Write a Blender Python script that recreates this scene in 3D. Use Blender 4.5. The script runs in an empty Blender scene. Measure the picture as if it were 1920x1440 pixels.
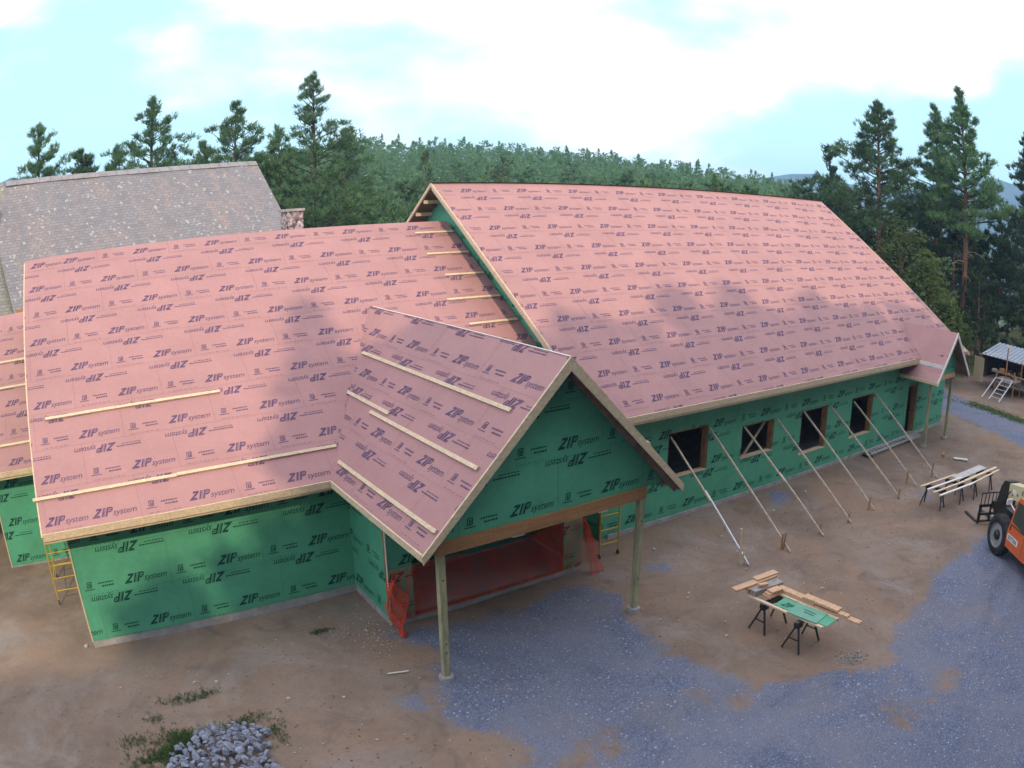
import bpy, math, random
import numpy as np
from mathutils import Vector, Matrix

SC = bpy.context.scene
COL = SC.collection
D = bpy.data
rnd = random.Random(7)

# ------------------------------------------------------------------ camera
# wide-angle drone lens with barrel distortion: polynomial lens
cam = D.cameras.new('camera')
cam_ob = D.objects.new('camera', cam)
COL.objects.link(cam_ob)
SC.camera = cam_ob
cam.type = 'PANO'
cam.panorama_type = 'FISHEYE_LENS_POLYNOMIAL'
cam.sensor_fit = 'HORIZONTAL'
cam.sensor_width = 36.0
cam.fisheye_fov = math.radians(170)
cam.fisheye_polynomial_k0 = 0.0
cam.fisheye_polynomial_k1 = -0.6500 / 18
cam.fisheye_polynomial_k2 = -0.0192 / 18 ** 2
cam.fisheye_polynomial_k3 = 0.0256 / 18 ** 3
cam.fisheye_polynomial_k4 = -0.0371 / 18 ** 4
cam.shift_x = 14.54 / 1920
cam.shift_y = 50.42 / 1440
cam.clip_start = 0.1
cam.clip_end = 20000
YAW, PITCH, ROLL = -32.869, -15.158, -0.512
_y, _p, _r = (math.radians(a) for a in (YAW, PITCH, ROLL))
fwd = Vector((-math.sin(_y) * math.cos(_p), math.cos(_y) * math.cos(_p), math.sin(_p)))
rt0 = Vector((math.cos(_y), math.sin(_y), 0))
up0 = rt0.cross(fwd)
rt = math.cos(_r) * rt0 + math.sin(_r) * up0
up = -math.sin(_r) * rt0 + math.cos(_r) * up0
M = Matrix((rt, up, -fwd)).transposed().to_4x4()
M.translation = Vector((0.824, -17.301, 9.755))
cam_ob.matrix_world = M

# ------------------------------------------------------------------ sun and sky
SUN = Vector((-0.25, -0.75, 0.60)).normalized()      # towards the sun
sun = D.lights.new('sun', 'SUN')
sun.energy = 2.15
sun.angle = math.radians(1.0)
sun.color = (1.0, 0.78, 0.50)
sun_ob = D.objects.new('sun', sun)
COL.objects.link(sun_ob)
sun_ob.rotation_euler = SUN.to_track_quat('Z', 'Y').to_euler()
SC.view_settings.view_transform = 'Standard'
SC.view_settings.look = 'None'
SC.view_settings.gamma = 1.0
SC.view_settings.exposure = 0.58


CLOUD_SEED = (3.1, 0.4, 1.2)


def N(nt, kind, **kw):
    n = nt.nodes.new(kind)
    for k, v in kw.items():
        if k == 'op':
            n.operation = v
        elif k.startswith('i_'):
            n.inputs[k[2:].replace('_', ' ')].default_value = v
        elif k.startswith('n') and k[1:].isdigit():
            n.inputs[int(k[1:])].default_value = v
        else:
            setattr(n, k, v)
    return n


def build_world():
    w = D.worlds.new('World')
    SC.world = w
    w.use_nodes = True
    nt = w.node_tree
    L = nt.links.new
    bg = nt.nodes['Background']
    bg.inputs[1].default_value = 0.13
    sky = N(nt, 'ShaderNodeTexSky', sky_type='NISHITA', sun_disc=False)
    sky.sun_elevation = math.asin(SUN.z)
    sky.sun_rotation = math.atan2(SUN.x, SUN.y)
    sky.altitude = 300
    sky.air_density = 1.0
    sky.dust_density = 1.6
    sky.ozone_density = 1.5
    tc = N(nt, 'ShaderNodeTexCoord')
    sep = N(nt, 'ShaderNodeSeparateXYZ')
    L(tc.outputs['Generated'], sep.inputs[0])
    cv = N(nt, 'ShaderNodeVectorMath', op='MULTIPLY')
    cv.inputs[1].default_value = (1.0, 1.0, 2.3)
    L(tc.outputs['Generated'], cv.inputs[0])
    n1 = N(nt, 'ShaderNodeTexNoise', i_Scale=2.1, i_Detail=7.0, i_Roughness=0.50, i_Distortion=0.25)
    cvo = N(nt, 'ShaderNodeVectorMath', op='ADD')
    cvo.inputs[1].default_value = CLOUD_SEED
    L(cv.outputs[0], cvo.inputs[0])
    L(cvo.outputs[0], n1.inputs['Vector'])
    el = N(nt, 'ShaderNodeMapRange', i_From_Min=0.15, i_From_Max=0.36, i_To_Min=-0.02, i_To_Max=0.15)
    L(sep.outputs[2], el.inputs[0])
    cl = N(nt, 'ShaderNodeMath', op='ADD')
    L(n1.outputs[0], cl.inputs[0]); L(el.outputs[0], cl.inputs[1])
    ramp = N(nt, 'ShaderNodeValToRGB')
    ramp.color_ramp.elements[0].position = 0.45
    ramp.color_ramp.elements[1].position = 0.60
    ramp.color_ramp.interpolation = 'EASE'
    L(cl.outputs[0], ramp.inputs[0])
    # grey-blue undersides of the clouds
    cv2 = N(nt, 'ShaderNodeVectorMath', op='ADD')
    cv2.inputs[1].default_value = (4.3, 1.7, 2.0)
    L(cv.outputs[0], cv2.inputs[0])
    n2 = N(nt, 'ShaderNodeTexNoise', i_Scale=2.6, i_Detail=5.0, i_Roughness=0.5)
    L(cv2.outputs[0], n2.inputs['Vector'])
    r2 = N(nt, 'ShaderNodeValToRGB')
    r2.color_ramp.elements[0].position = 0.34
    r2.color_ramp.elements[0].color = (4.4, 6.2, 7.0, 1)
    r2.color_ramp.elements[1].position = 0.54
    r2.color_ramp.elements[1].color = (10.6, 9.7, 10.3, 1)
    L(n2.outputs[0], r2.inputs[0])
    # thin veil of cloud over the whole sky, cyan in the gaps
    veil = N(nt, 'ShaderNodeMix', data_type='RGBA')
    veil.inputs[0].default_value = 0.68
    L(sky.outputs[0], veil.inputs[6])
    veil.inputs[7].default_value = (4.3, 7.0, 7.6, 1)
    mx = N(nt, 'ShaderNodeMix', data_type='RGBA')
    L(ramp.outputs[0], mx.inputs[0])
    L(veil.outputs[2], mx.inputs[6])
    L(r2.outputs[0], mx.inputs[7])
    L(mx.outputs[2], bg.inputs[0])


build_world()

# ------------------------------------------------------------------ helpers


class MB:
    def __init__(s):
        s.v, s.f, s.m = [], [], []

    def face(s, pts, m=0):
        b = len(s.v)
        s.v += [tuple(p) for p in pts]
        s.f.append(tuple(range(b, b + len(pts))))
        s.m.append(m)

    def add(s, vs, fs, m=0):
        b = len(s.v)
        s.v += [tuple(p) for p in vs]
        s.f += [tuple(b + i for i in f) for f in fs]
        s.m += [m] * len(fs)

    def box(s, lo, hi, m=0, M=None):
        x0, y0, z0 = lo
        x1, y1, z1 = hi
        vs = [(x0, y0, z0), (x1, y0, z0), (x1, y1, z0), (x0, y1, z0), (x0, y0, z1), (x1, y0, z1), (x1, y1, z1), (x0, y1, z1)]
        if M is not None:
            vs = [M @ Vector(v) for v in vs]
        s.add(vs, [(0, 3, 2, 1), (4, 5, 6, 7), (0, 1, 5, 4), (1, 2, 6, 5), (2, 3, 7, 6), (3, 0, 4, 7)], m)

    def beam(s, a, b, w, h, upv=(0, 0, 1), m=0):
        """box from a to b, w wide (sideways), h high (along up)"""
        a, b = Vector(a), Vector(b)
        d = (b - a)
        L = d.length
        d.normalize()
        u = Vector(upv)
        side = d.cross(u)
        if side.length < 1e-4:
            side = d.cross(Vector((1, 0, 0)))
        side.normalize()
        u = side.cross(d).normalized()
        Mx = Matrix((side, d, u)).transposed().to_4x4()
        Mx.translation = a
        s.box((-w / 2, 0, -h / 2), (w / 2, L, h / 2), m, Mx)

    def tube(s, pts, rad, n=8, m=0, cap=True):
        pts = [Vector(p) for p in pts]
        if not hasattr(rad, '__len__'):
            rad = [rad] * len(pts)
        b = len(s.v)
        for i, p in enumerate(pts):
            d = (pts[min(i + 1, len(pts) - 1)] - pts[max(i - 1, 0)]).normalized()
            a = d.cross(Vector((0, 0, 1)))
            if a.length < 1e-3:
                a = Vector((1, 0, 0))
            a.normalize()
            c = d.cross(a)
            for k in range(n):
                t = 2 * math.pi * k / n
                s.v.append(tuple(p + rad[i] * (math.cos(t) * a + math.sin(t) * c)))
        for i in range(len(pts) - 1):
            for k in range(n):
                k2 = (k + 1) % n
                s.f.append((b + i * n + k, b + (i + 1) * n + k, b + (i + 1) * n + k2, b + i * n + k2))
                s.m.append(m)
        if cap:
            s.f.append(tuple(b + k for k in range(n))); s.m.append(m)
            s.f.append(tuple(b + (len(pts) - 1) * n + k for k in reversed(range(n)))); s.m.append(m)

    def prism(s, poly, axis, a, b, m=0):
        """polygon in the two other axes extruded along axis (0 x, 1 y, 2 z) from a to b"""
        def P(q, t):
            q = list(q)
            q.insert(axis, t)
            return tuple(q)
        n = len(poly)
        vs = [P(q, a) for q in poly] + [P(q, b) for q in poly]
        s.add(vs, [tuple(range(n)), tuple(range(2 * n - 1, n - 1, -1))] + [(i, i + n, (i + 1) % n + n, (i + 1) % n) for i in range(n)], m)

    def build(s, name, mats, parent=None, smooth=False):
        me = D.meshes.new(name)
        me.from_pydata(s.v, [], s.f)
        if not isinstance(mats, (list, tuple)):
            mats = [mats]
        for m in mats:
            me.materials.append(m)
        if len(mats) > 1:
            me.polygons.foreach_set('material_index', np.array(s.m, dtype=np.int32))
        if smooth:
            me.polygons.foreach_set('use_smooth', np.ones(len(s.f), dtype=bool))
        me.update()
        o = D.objects.new(name, me)
        COL.objects.link(o)
        if parent:
            o.parent = parent
        return o


def build_each(mb, name, mats, parent=None, after=None):
    """one object per connected piece of mb"""
    n = len(mb.v)
    root = list(range(n))
    def find(i):
        while root[i] != i:
            root[i] = root[root[i]]
            i = root[i]
        return i
    for f in mb.f:
        for i in f[1:]:
            root[find(i)] = find(f[0])
    groups = {}
    for f, m in zip(mb.f, mb.m):
        groups.setdefault(find(f[0]), []).append((f, m))
    out = []
    for g in groups.values():
        idx = {}
        q = MB()
        for f, m in g:
            for i in f:
                if i not in idx:
                    idx[i] = len(q.v)
                    q.v.append(mb.v[i])
            q.f.append(tuple(idx[i] for i in f))
            q.m.append(m)
        o = q.build(name, mats, parent)
        if after:
            after(o)
        out.append(o)
    return out


def tag(o, label=None, cat=None, group=None, kind=None):
    if label: o['label'] = label
    if cat: o['category'] = cat
    if group: o['group'] = group
    if kind: o['kind'] = kind
    return o


def empty(name, loc=(0, 0, 0), rz=0.0, label=None, cat=None, group=None):
    o = D.objects.new(name, None)
    COL.objects.link(o)
    o.location = loc
    o.rotation_euler = (0, 0, rz)
    o.empty_display_size = 0.3
    return tag(o, label, cat, group)


def copy_tree(o, parent=None):
    c = o.copy()
    COL.objects.link(c)
    c.parent = parent
    for ch in [x for x in D.objects if x.parent is o]:
        copy_tree(ch, c)
    return c


# ------------------------------------------------------------------ materials
def mat(name, col, rough=0.8, var=0.12, scale=3.0, bump=0.0, bscale=40.0, stretch=None, spec=0.3, metal=0.0, col2=None, fine=0.0, fscale=60.0, coords='Object'):
    m = D.materials.new(name)
    m.use_nodes = True
    nt = m.node_tree
    L = nt.links.new
    p = nt.nodes['Principled BSDF']
    p.inputs['Roughness'].default_value = rough
    p.inputs['Specular IOR Level'].default_value = spec
    p.inputs['Metallic'].default_value = metal
    tc = N(nt, 'ShaderNodeTexCoord')
    mp = N(nt, 'ShaderNodeMapping')
    if stretch:
        mp.inputs['Scale'].default_value = stretch
    L(tc.outputs[coords], mp.inputs[0])
    n = N(nt, 'ShaderNodeTexNoise', i_Scale=scale, i_Detail=6.0, i_Roughness=0.6)
    L(mp.outputs[0], n.inputs['Vector'])
    mx = N(nt, 'ShaderNodeMix', data_type='RGBA')
    c = np.array(col)
    d = np.array(col2) if col2 else np.clip(c * (1 - var * 2.2), 0, 1)
    e = np.clip(c * (1 + var), 0, 1)
    mx.inputs[6].default_value = (*d, 1)
    mx.inputs[7].default_value = (*e, 1)
    r = N(nt, 'ShaderNodeMapRange', i_From_Min=0.3, i_From_Max=0.7)
    L(n.outputs[0], r.inputs[0])
    L(r.outputs[0], mx.inputs[0])
    out = mx.outputs[2]
    if fine:
        n3 = N(nt, 'ShaderNodeTexNoise', i_Scale=fscale, i_Detail=3.0)
        L(tc.outputs[coords], n3.inputs['Vector'])
        r3 = N(nt, 'ShaderNodeMapRange', i_From_Min=0.3, i_From_Max=0.7, i_To_Min=1 - fine, i_To_Max=1 + fine)
        L(n3.outputs[0], r3.inputs[0])
        h = N(nt, 'ShaderNodeVectorMath', op='SCALE')
        L(out, h.inputs[0]); L(r3.outputs[0], h.inputs['Scale'])
        out = h.outputs[0]
    L(out, p.inputs['Base Color'])
    if bump:
        n2 = N(nt, 'ShaderNodeTexNoise', i_Scale=bscale, i_Detail=4.0)
        L(mp.outputs[0], n2.inputs['Vector'])
        b = N(nt, 'ShaderNodeBump', i_Strength=bump, i_Distance=0.02)
        L(n2.outputs[0], b.inputs['Height'])
        L(b.outputs[0], p.inputs['Normal'])
    return m


MAT = {}
MAT['pink'] = mat('pink_sheathing', (0.372, 0.203, 0.205), 0.62, var=0.05, scale=0.7, fine=0.03, fscale=9, spec=0.35)
MAT['green'] = mat('green_sheathing', (0.088, 0.37, 0.235), 0.6, var=0.08, scale=0.8, fine=0.05, fscale=7, spec=0.35)
MAT['ink_pink'] = mat('violet_print', (0.125, 0.075, 0.15), 0.7, var=0.2, scale=9, spec=0.2)
MAT['ink_faint'] = mat('faint_violet_print', (0.25, 0.12, 0.16), 0.7, var=0.1, scale=9, spec=0.2)
MAT['ink_green'] = mat('dark_green_print', (0.014, 0.075, 0.065), 0.7, var=0.2, scale=9, spec=0.2)
MAT['ink_gfaint'] = mat('faint_green_print', (0.04, 0.21, 0.14), 0.7, var=0.1, scale=9, spec=0.2)
MAT['lumber'] = mat('pale_lumber', (0.62, 0.51, 0.36), 0.75, var=0.07, scale=2.0, stretch=(2, 2, 9), fine=0.12, fscale=14, bump=0.15)
MAT['lumber_new'] = mat('fresh_lumber', (0.60, 0.39, 0.25), 0.75, var=0.12, scale=2.5, stretch=(1, 6, 6), fine=0.08, fscale=20)
MAT['beam'] = mat('laminated_beam', (0.36, 0.19, 0.085), 0.7, var=0.14, scale=1.2, stretch=(1, 6, 14), fine=0.1, fscale=16)
MAT['post'] = mat('treated_post', (0.36, 0.35, 0.22), 0.8, var=0.2, scale=1.5, stretch=(6, 6, 1), fine=0.12, fscale=22, bump=0.2)
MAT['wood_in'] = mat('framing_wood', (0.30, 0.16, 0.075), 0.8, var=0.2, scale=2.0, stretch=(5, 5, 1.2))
MAT['soffit'] = mat('brown_sheathing', (0.20, 0.13, 0.10), 0.85, var=0.2, scale=3.0)
MAT['concrete'] = mat('concrete', (0.36, 0.36, 0.37), 0.9, var=0.14, scale=3.0, fine=0.1, fscale=40, bump=0.2)
MAT['slab'] = mat('slab_floor', (0.50, 0.46, 0.46), 0.6, var=0.1, scale=0.6)
MAT['brace'] = mat('weathered_brace', (0.46, 0.40, 0.33), 0.8, var=0.14, scale=2.0, stretch=(2, 2, 6), fine=0.12, fscale=14)
MAT['dark'] = mat('dark_interior', (0.06, 0.045, 0.04), 0.9, var=0.2)
MAT['black'] = mat('black_steel', (0.018, 0.019, 0.022), 0.45, var=0.2, scale=8, spec=0.5)
MAT['yellow'] = mat('yellow_steel', (0.50, 0.33, 0.04), 0.5, var=0.15, scale=6, spec=0.5)
MAT['alu'] = mat('aluminium', (0.55, 0.56, 0.62), 0.4, var=0.1, scale=6, metal=0.25, spec=0.5)
MAT['orange'] = mat('orange_paint', (0.62, 0.125, 0.035), 0.42, var=0.06, scale=2.0, fine=0.05, fscale=8, spec=0.5)
MAT['cream'] = mat('cream_paint', (0.60, 0.57, 0.35), 0.45, var=0.06, scale=2.0, fine=0.04, fscale=8, spec=0.5)
MAT['rubber'] = mat('tyre_rubber', (0.030, 0.032, 0.036), 0.9, var=0.3, scale=6, fine=0.2, fscale=30, bump=0.3)
MAT['rim'] = mat('grey_rim', (0.30, 0.31, 0.33), 0.5, var=0.12, scale=5, spec=0.4)
MAT['glass'] = mat('cab_glass', (0.03, 0.055, 0.05), 0.08, var=0.1, spec=0.8)
MAT['white'] = mat('white_board', (0.72, 0.71, 0.68), 0.6, var=0.05)
MAT['bark'] = mat('pine_bark', (0.135, 0.085, 0.062), 0.95, var=0.3, scale=3, stretch=(2, 2, .6), fine=0.3, fscale=12)
MAT['limb'] = mat('dark_limbs', (0.06, 0.045, 0.038), 0.95, var=0.2)
MAT['barkred'] = mat('orange_pine_bark', (0.15, 0.085, 0.06), 0.95, var=0.3, scale=2, stretch=(2, 2, .6), fine=0.3, fscale=12)
MAT['twig'] = mat('dead_twigs', (0.25, 0.22, 0.18), 0.95, var=0.2)
MAT['stone'] = mat('grey_stone', (0.29, 0.32, 0.40), 0.85, var=0.22, scale=2.5, fine=0.16, fscale=18, bump=0.4, bscale=12)
MAT['rock'] = mat('rock_grey', (0.22, 0.245, 0.32), 0.85, var=0.25, scale=1.5, fine=0.2, fscale=5, bump=0.4, bscale=5)
_nt = MAT['rock'].node_tree
_oi = N(_nt, 'ShaderNodeObjectInfo')
_mr = N(_nt, 'ShaderNodeMapRange', i_To_Min=.62, i_To_Max=1.4)
_sc = N(_nt, 'ShaderNodeVectorMath', op='SCALE')
_p = _nt.nodes['Principled BSDF']
_src = _p.inputs['Base Color'].links[0].from_socket
_nt.links.new(_oi.outputs['Random'], _mr.inputs[0]); _nt.links.new(_mr.outputs[0], _sc.inputs['Scale']); _nt.links.new(_src, _sc.inputs[0]); _nt.links.new(_sc.outputs[0], _p.inputs['Base Color'])
MAT['darkwood'] = mat('dark_stained_wood', (0.055, 0.030, 0.026), 0.85, var=0.25, scale=3)
MAT['greywood'] = mat('weathered_wood', (0.33, 0.30, 0.29), 0.9, var=0.2, scale=3, stretch=(1, 6, 6))
MAT['red'] = mat('barn_red', (0.16, 0.03, 0.03), 0.8, var=0.1)
MAT['dirtwhite'] = mat('pale_pebbles', (0.55, 0.54, 0.52), 0.9, var=0.3, scale=20)


def leaf_mat(name, c1, c2, trans=0.25):
    m = D.materials.new(name)
    m.use_nodes = True
    nt = m.node_tree
    L = nt.links.new
    p = nt.nodes['Principled BSDF']
    p.inputs['Roughness'].default_value = 0.75
    p.inputs['Specular IOR Level'].default_value = 0.15
    g = N(nt, 'ShaderNodeNewGeometry')
    oi = N(nt, 'ShaderNodeObjectInfo')
    tc = N(nt, 'ShaderNodeTexCoord')
    n = N(nt, 'ShaderNodeTexNoise', i_Scale=0.55, i_Detail=3.0)
    L(tc.outputs['Object'], n.inputs['Vector'])
    a = N(nt, 'ShaderNodeMath', op='ADD')
    L(g.outputs['Random Per Island'], a.inputs[0])
    nm = N(nt, 'ShaderNodeMapRange', i_From_Min=0.3, i_From_Max=0.7)
    L(n.outputs[0], nm.inputs[0])
    L(nm.outputs[0], a.inputs[1])
    h = N(nt, 'ShaderNodeMath', op='MULTIPLY', n1=0.5)
    L(a.outputs[0], h.inputs[0])
    mx = N(nt, 'ShaderNodeMix', data_type='RGBA')
    mx.inputs[6].default_value = (*c1, 1)
    mx.inputs[7].default_value = (*c2, 1)
    L(h.outputs[0], mx.inputs[0])
    br = N(nt, 'ShaderNodeMapRange', i_To_Min=0.72, i_To_Max=1.25)
    L(oi.outputs['Random'], br.inputs[0])
    sc = N(nt, 'ShaderNodeVectorMath', op='SCALE')
    L(mx.outputs[2], sc.inputs[0]); L(br.outputs[0], sc.inputs['Scale'])
    L(sc.outputs[0], p.inputs['Base Color'])
    t = N(nt, 'ShaderNodeBsdfTranslucent')
    L(sc.outputs[0], t.inputs[0])
    ms = N(nt, 'ShaderNodeMixShader', n0=trans)
    L(p.outputs[0], ms.inputs[1]); L(t.outputs[0], ms.inputs[2])
    L(ms.outputs[0], nt.nodes['Material Output'].inputs[0])
    return m


MAT['needles'] = leaf_mat('pine_needles', (0.035, 0.088, 0.048), (0.135, 0.245, 0.105))
MAT['forest'] = leaf_mat('forest_foliage', (0.042, 0.105, 0.058), (0.14, 0.25, 0.105))
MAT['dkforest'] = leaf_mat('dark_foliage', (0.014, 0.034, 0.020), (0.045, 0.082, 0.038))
MAT['birch'] = leaf_mat('yellow_green_leaves', (0.038, 0.075, 0.028), (0.12, 0.165, 0.06))
MAT['grass'] = leaf_mat('grass_blades', (0.045, 0.095, 0.030), (0.10, 0.17, 0.06))


def print_tile():
    """triangles (N,3,2) of one repeat of the sheathing print, origin at the foot of the Z; strong and faint sets"""
    def text(body, size, shear=0.0, spacing=1.0, bold=0.0):
        cu = D.curves.new('t', 'FONT')
        cu.body = body
        cu.size = size
        cu.shear = shear
        cu.space_character = spacing
        cu.resolution_u = 2
        cu.offset = bold
        ob = D.objects.new('t', cu)
        COL.objects.link(ob)
        dg = bpy.context.evaluated_depsgraph_get()
        me = D.meshes.new_from_object(ob.evaluated_get(dg))
        me.calc_loop_triangles()
        v = np.array([x.co[:2] for x in me.vertices])
        t = np.array([x.vertices[:] for x in me.loop_triangles])
        D.objects.remove(ob)
        D.curves.remove(cu)
        D.meshes.remove(me)
        return v[t]

    def quads(polys):
        out = []
        for p in polys:
            p = [np.array(q, float) for q in p]
            for i in range(1, len(p) - 1):
                out.append([p[0], p[i], p[i + 1]])
        return np.array(out)

    def sh(tr, k=0.32):
        tr = tr.copy()
        tr[..., 0] += k * tr[..., 1]
        return tr
    H = 0.245
    zip_ = quads([
        # Z
        [(0.02, H), (0.17, H), (0.17, H - .055), (0.02, H - .055)],
        [(0.10, H - .055), (0.17, H - .055), (0.07, .055), (-0.01, .055)],
        [(-0.04, 0), (0.16, 0), (0.16, .055), (-0.01, .055)],
        # I
        [(0.20, 0), (0.245, 0), (0.245, H), (0.20, H)],
        [(0.258, 0), (0.272, 0), (0.272, H), (0.258, H)],
        # P
        [(0.295, 0), (0.345, 0), (0.345, H), (0.295, H)],
        [(0.345, H), (0.42, H), (0.45, H - .03), (0.345, H - .045)],
        [(0.42, H - .04), (0.45, H - .03), (0.45, H - .11), (0.41, H - .10)],
        [(0.345, .10), (0.41, .10), (0.45, .135), (0.345, .145)],
        [(0.358, .16), (0.40, .16), (0.40, .185), (0.358, .185)],
    ])
    zip_ = sh(zip_, 0.35)
    sysm = text('system', 0.26, 0.30, 0.93)
    sysm[..., 0] = (sysm[..., 0] - sysm[..., 0].min()) * (0.60 / (sysm[..., 0].max() - sysm[..., 0].min())) + 0.50
    sysm[..., 1] = sysm[..., 1] * 0.92 + 0.005
    word = np.concatenate([zip_, sysm])
    small = []
    r = random.Random(3)
    x = 1.72
    while x < 2.12:                       # two lines of tiny lettering
        w = r.uniform(.03, .07)
        small.append([(x, .13), (x + w, .13), (x + w + .01, .165), (x + .01, .165)])
        x += w + .014
    x = 1.80
    while x < 2.08:
        w = r.uniform(.03, .07)
        small.append([(x, .04), (x + w, .04), (x + w + .01, .08), (x + .01, .08)])
        x += w + .014
    logo = [[(1.40, .05), (1.42, .05), (1.44, .22), (1.42, .22)], [(1.42, .20), (1.53, .20), (1.53, .22), (1.42, .22)],
            [(1.52, .07), (1.54, .07), (1.55, .22), (1.53, .22)], [(1.45, .08), (1.475, .08), (1.48, .18), (1.455, .18)],
            [(1.49, .08), (1.51, .08), (1.515, .18), (1.495, .18)], [(1.43, .055), (1.53, .055), (1.53, .075), (1.43, .075)],
            [(1.34, .0), (1.60, .0), (1.60, .022), (1.34, .022)]]
    lt = []
    x = -0.35 + 2.44
    while x < 2.44 + .30:
        w = r.uniform(.03, .08)
        lt.append([(x, .0), (x + w, .0), (x + w, .03), (x, .03)])
        if x > 2.18:
            lt.append([(x, .07), (x + w * .8, .07), (x + w * .8, .095), (x, .095)])
        x += w + .012
    strong = [word, quads(logo), quads(small)]
    return word, quads(logo), quads(small), quads(lt)


WORD, LOGO, SMALL, LT = print_tile()


def rot180(tr, w):
    tr = tr.copy()
    tr[..., 0] = w - tr[..., 0]
    tr[..., 1] = 0.245 - tr[..., 1]
    return tr


def clip_tri(poly, clip):
    """clip polygon (list of 2d) by convex ccw polygon"""
    out = [tuple(p) for p in poly]
    n = len(clip)
    for i in range(n):
        ax, ay = clip[i]
        bx, by = clip[(i + 1) % n]
        ex, ey = bx - ax, by - ay
        inp, out = out, []
        if not inp:
            return []
        for j in range(len(inp)):
            p, q = inp[j], inp[(j + 1) % len(inp)]
            dp = ex * (p[1] - ay) - ey * (p[0] - ax)
            dq = ex * (q[1] - ay) - ey * (q[0] - ax)
            if dp >= 0:
                out.append(p)
            if (dp >= 0) != (dq >= 0):
                t = dp / (dp - dq)
                out.append((p[0] + t * (q[0] - p[0]), p[1] + t * (q[1] - p[1])))
    return out


def stamp(mb, tris, du, dv, regions, F, m):
    """regions: convex ccw polygons; F(u, v) -> xyz just above the surface"""
    t = tris + np.array([du, dv])
    lo, hi = t.reshape(-1, 2).min(0), t.reshape(-1, 2).max(0)
    for reg in regions:
        R = np.array(reg)
        if hi[0] < R[:, 0].min() or lo[0] > R[:, 0].max() or hi[1] < R[:, 1].min() or lo[1] > R[:, 1].max():
            continue
        corners = [(lo[0], lo[1]), (hi[0], lo[1]), (hi[0], hi[1]), (lo[0], hi[1])]
        inside = True
        n = len(reg)
        for i in range(n):
            (ax, ay), (bx, by) = reg[i], reg[(i + 1) % n]
            for c in corners:
                if (bx - ax) * (c[1] - ay) - (by - ay) * (c[0] - ax) < 0:
                    inside = False
        if inside:
            for tr in t:
                mb.face([F(p[0], p[1]) for p in tr], m)
        else:
            for tr in t:
                q = clip_tri(tr, reg)
                if len(q) >= 3:
                    mb.face([F(p[0], p[1]) for p in q], m)


def prints(mb, rows, regions, F, inv, mats=(1, 2), extra=(), skip=(), seams=True, seed=0, invdv=-0.545):
    """rows: list of (v, uZ) ; inv: u shift of the upside-down row; mats: strong, faint material slots"""
    r = random.Random(seed)
    allr = np.concatenate([np.array(q) for q in regions])
    u0, u1 = allr[:, 0].min(), allr[:, 0].max()
    v0, v1 = allr[:, 1].min(), allr[:, 1].max()
    INV = rot180(WORD, 1.05)
    for i, (v, uz) in enumerate(rows):
        k0 = math.floor((u0 - uz) / 2.44) - 1
        k1 = math.ceil((u1 - uz) / 2.44) + 1
        # the part before a cut is skipped with skip[i] = first u
        regs = regions
        if i in skip:
            regs = [q2 for q2 in (clip_tri(q, [(skip[i], v - 2), (u1 + 1, v - 2), (u1 + 1, v + 2), (skip[i], v + 2)]) for q in regions) if len(q2) >= 3]
        for k in range(k0, k1 + 1):
            u = uz + 2.44 * k
            j = r.uniform(-.01, .01)
            stamp(mb, WORD, u + j, v, regs, F, mats[0])
            stamp(mb, LOGO, u + j, v, regs, F, mats[0])
            stamp(mb, SMALL, u + j, v, regs, F, mats[0])
            stamp(mb, INV, u + inv + j, v + invdv, regions, F, mats[0])
            stamp(mb, LT, u - 1.0 + j + inv, v + invdv + .08, regions, F, mats[0])
            # faint print lines at the nailing marks
            x = u + 1.35
            while x < u + 2.1:
                w = r.uniform(.05, .12)
                stamp(mb, np.array([[(x, -.14), (x + w, -.14), (x + w, -.115)]]), 0, v, regions, F, mats[1])
                x += w + .03
        if seams:
            for k in range(k0, k1 + 2):
                s = uz - 1.24 + 2.44 * k + r.uniform(-.01, .01)
                w = .003
                q = np.array([[(s - w, -.18), (s + w, -.18), (s + w, 1.04)], [(s - w, -.18), (s + w, 1.04), (s - w, 1.04)]])
                stamp(mb, q, 0, v, regions, F, mats[0] if r.random() < .12 else mats[1])
            q = np.array([[(u0, -.182), (u1, -.182), (u1, -.178)], [(u0, -.182), (u1, -.178), (u0, -.178)]])
            stamp(mb, q, 0, v, regions, F, mats[1])
    for (u, v) in extra:
        stamp(mb, WORD, u, v, regions, F, mats[0])


# ------------------------------------------------------------------ terrain
def interp(x, xs, ys):
    return float(np.interp(x, xs, ys))


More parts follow.
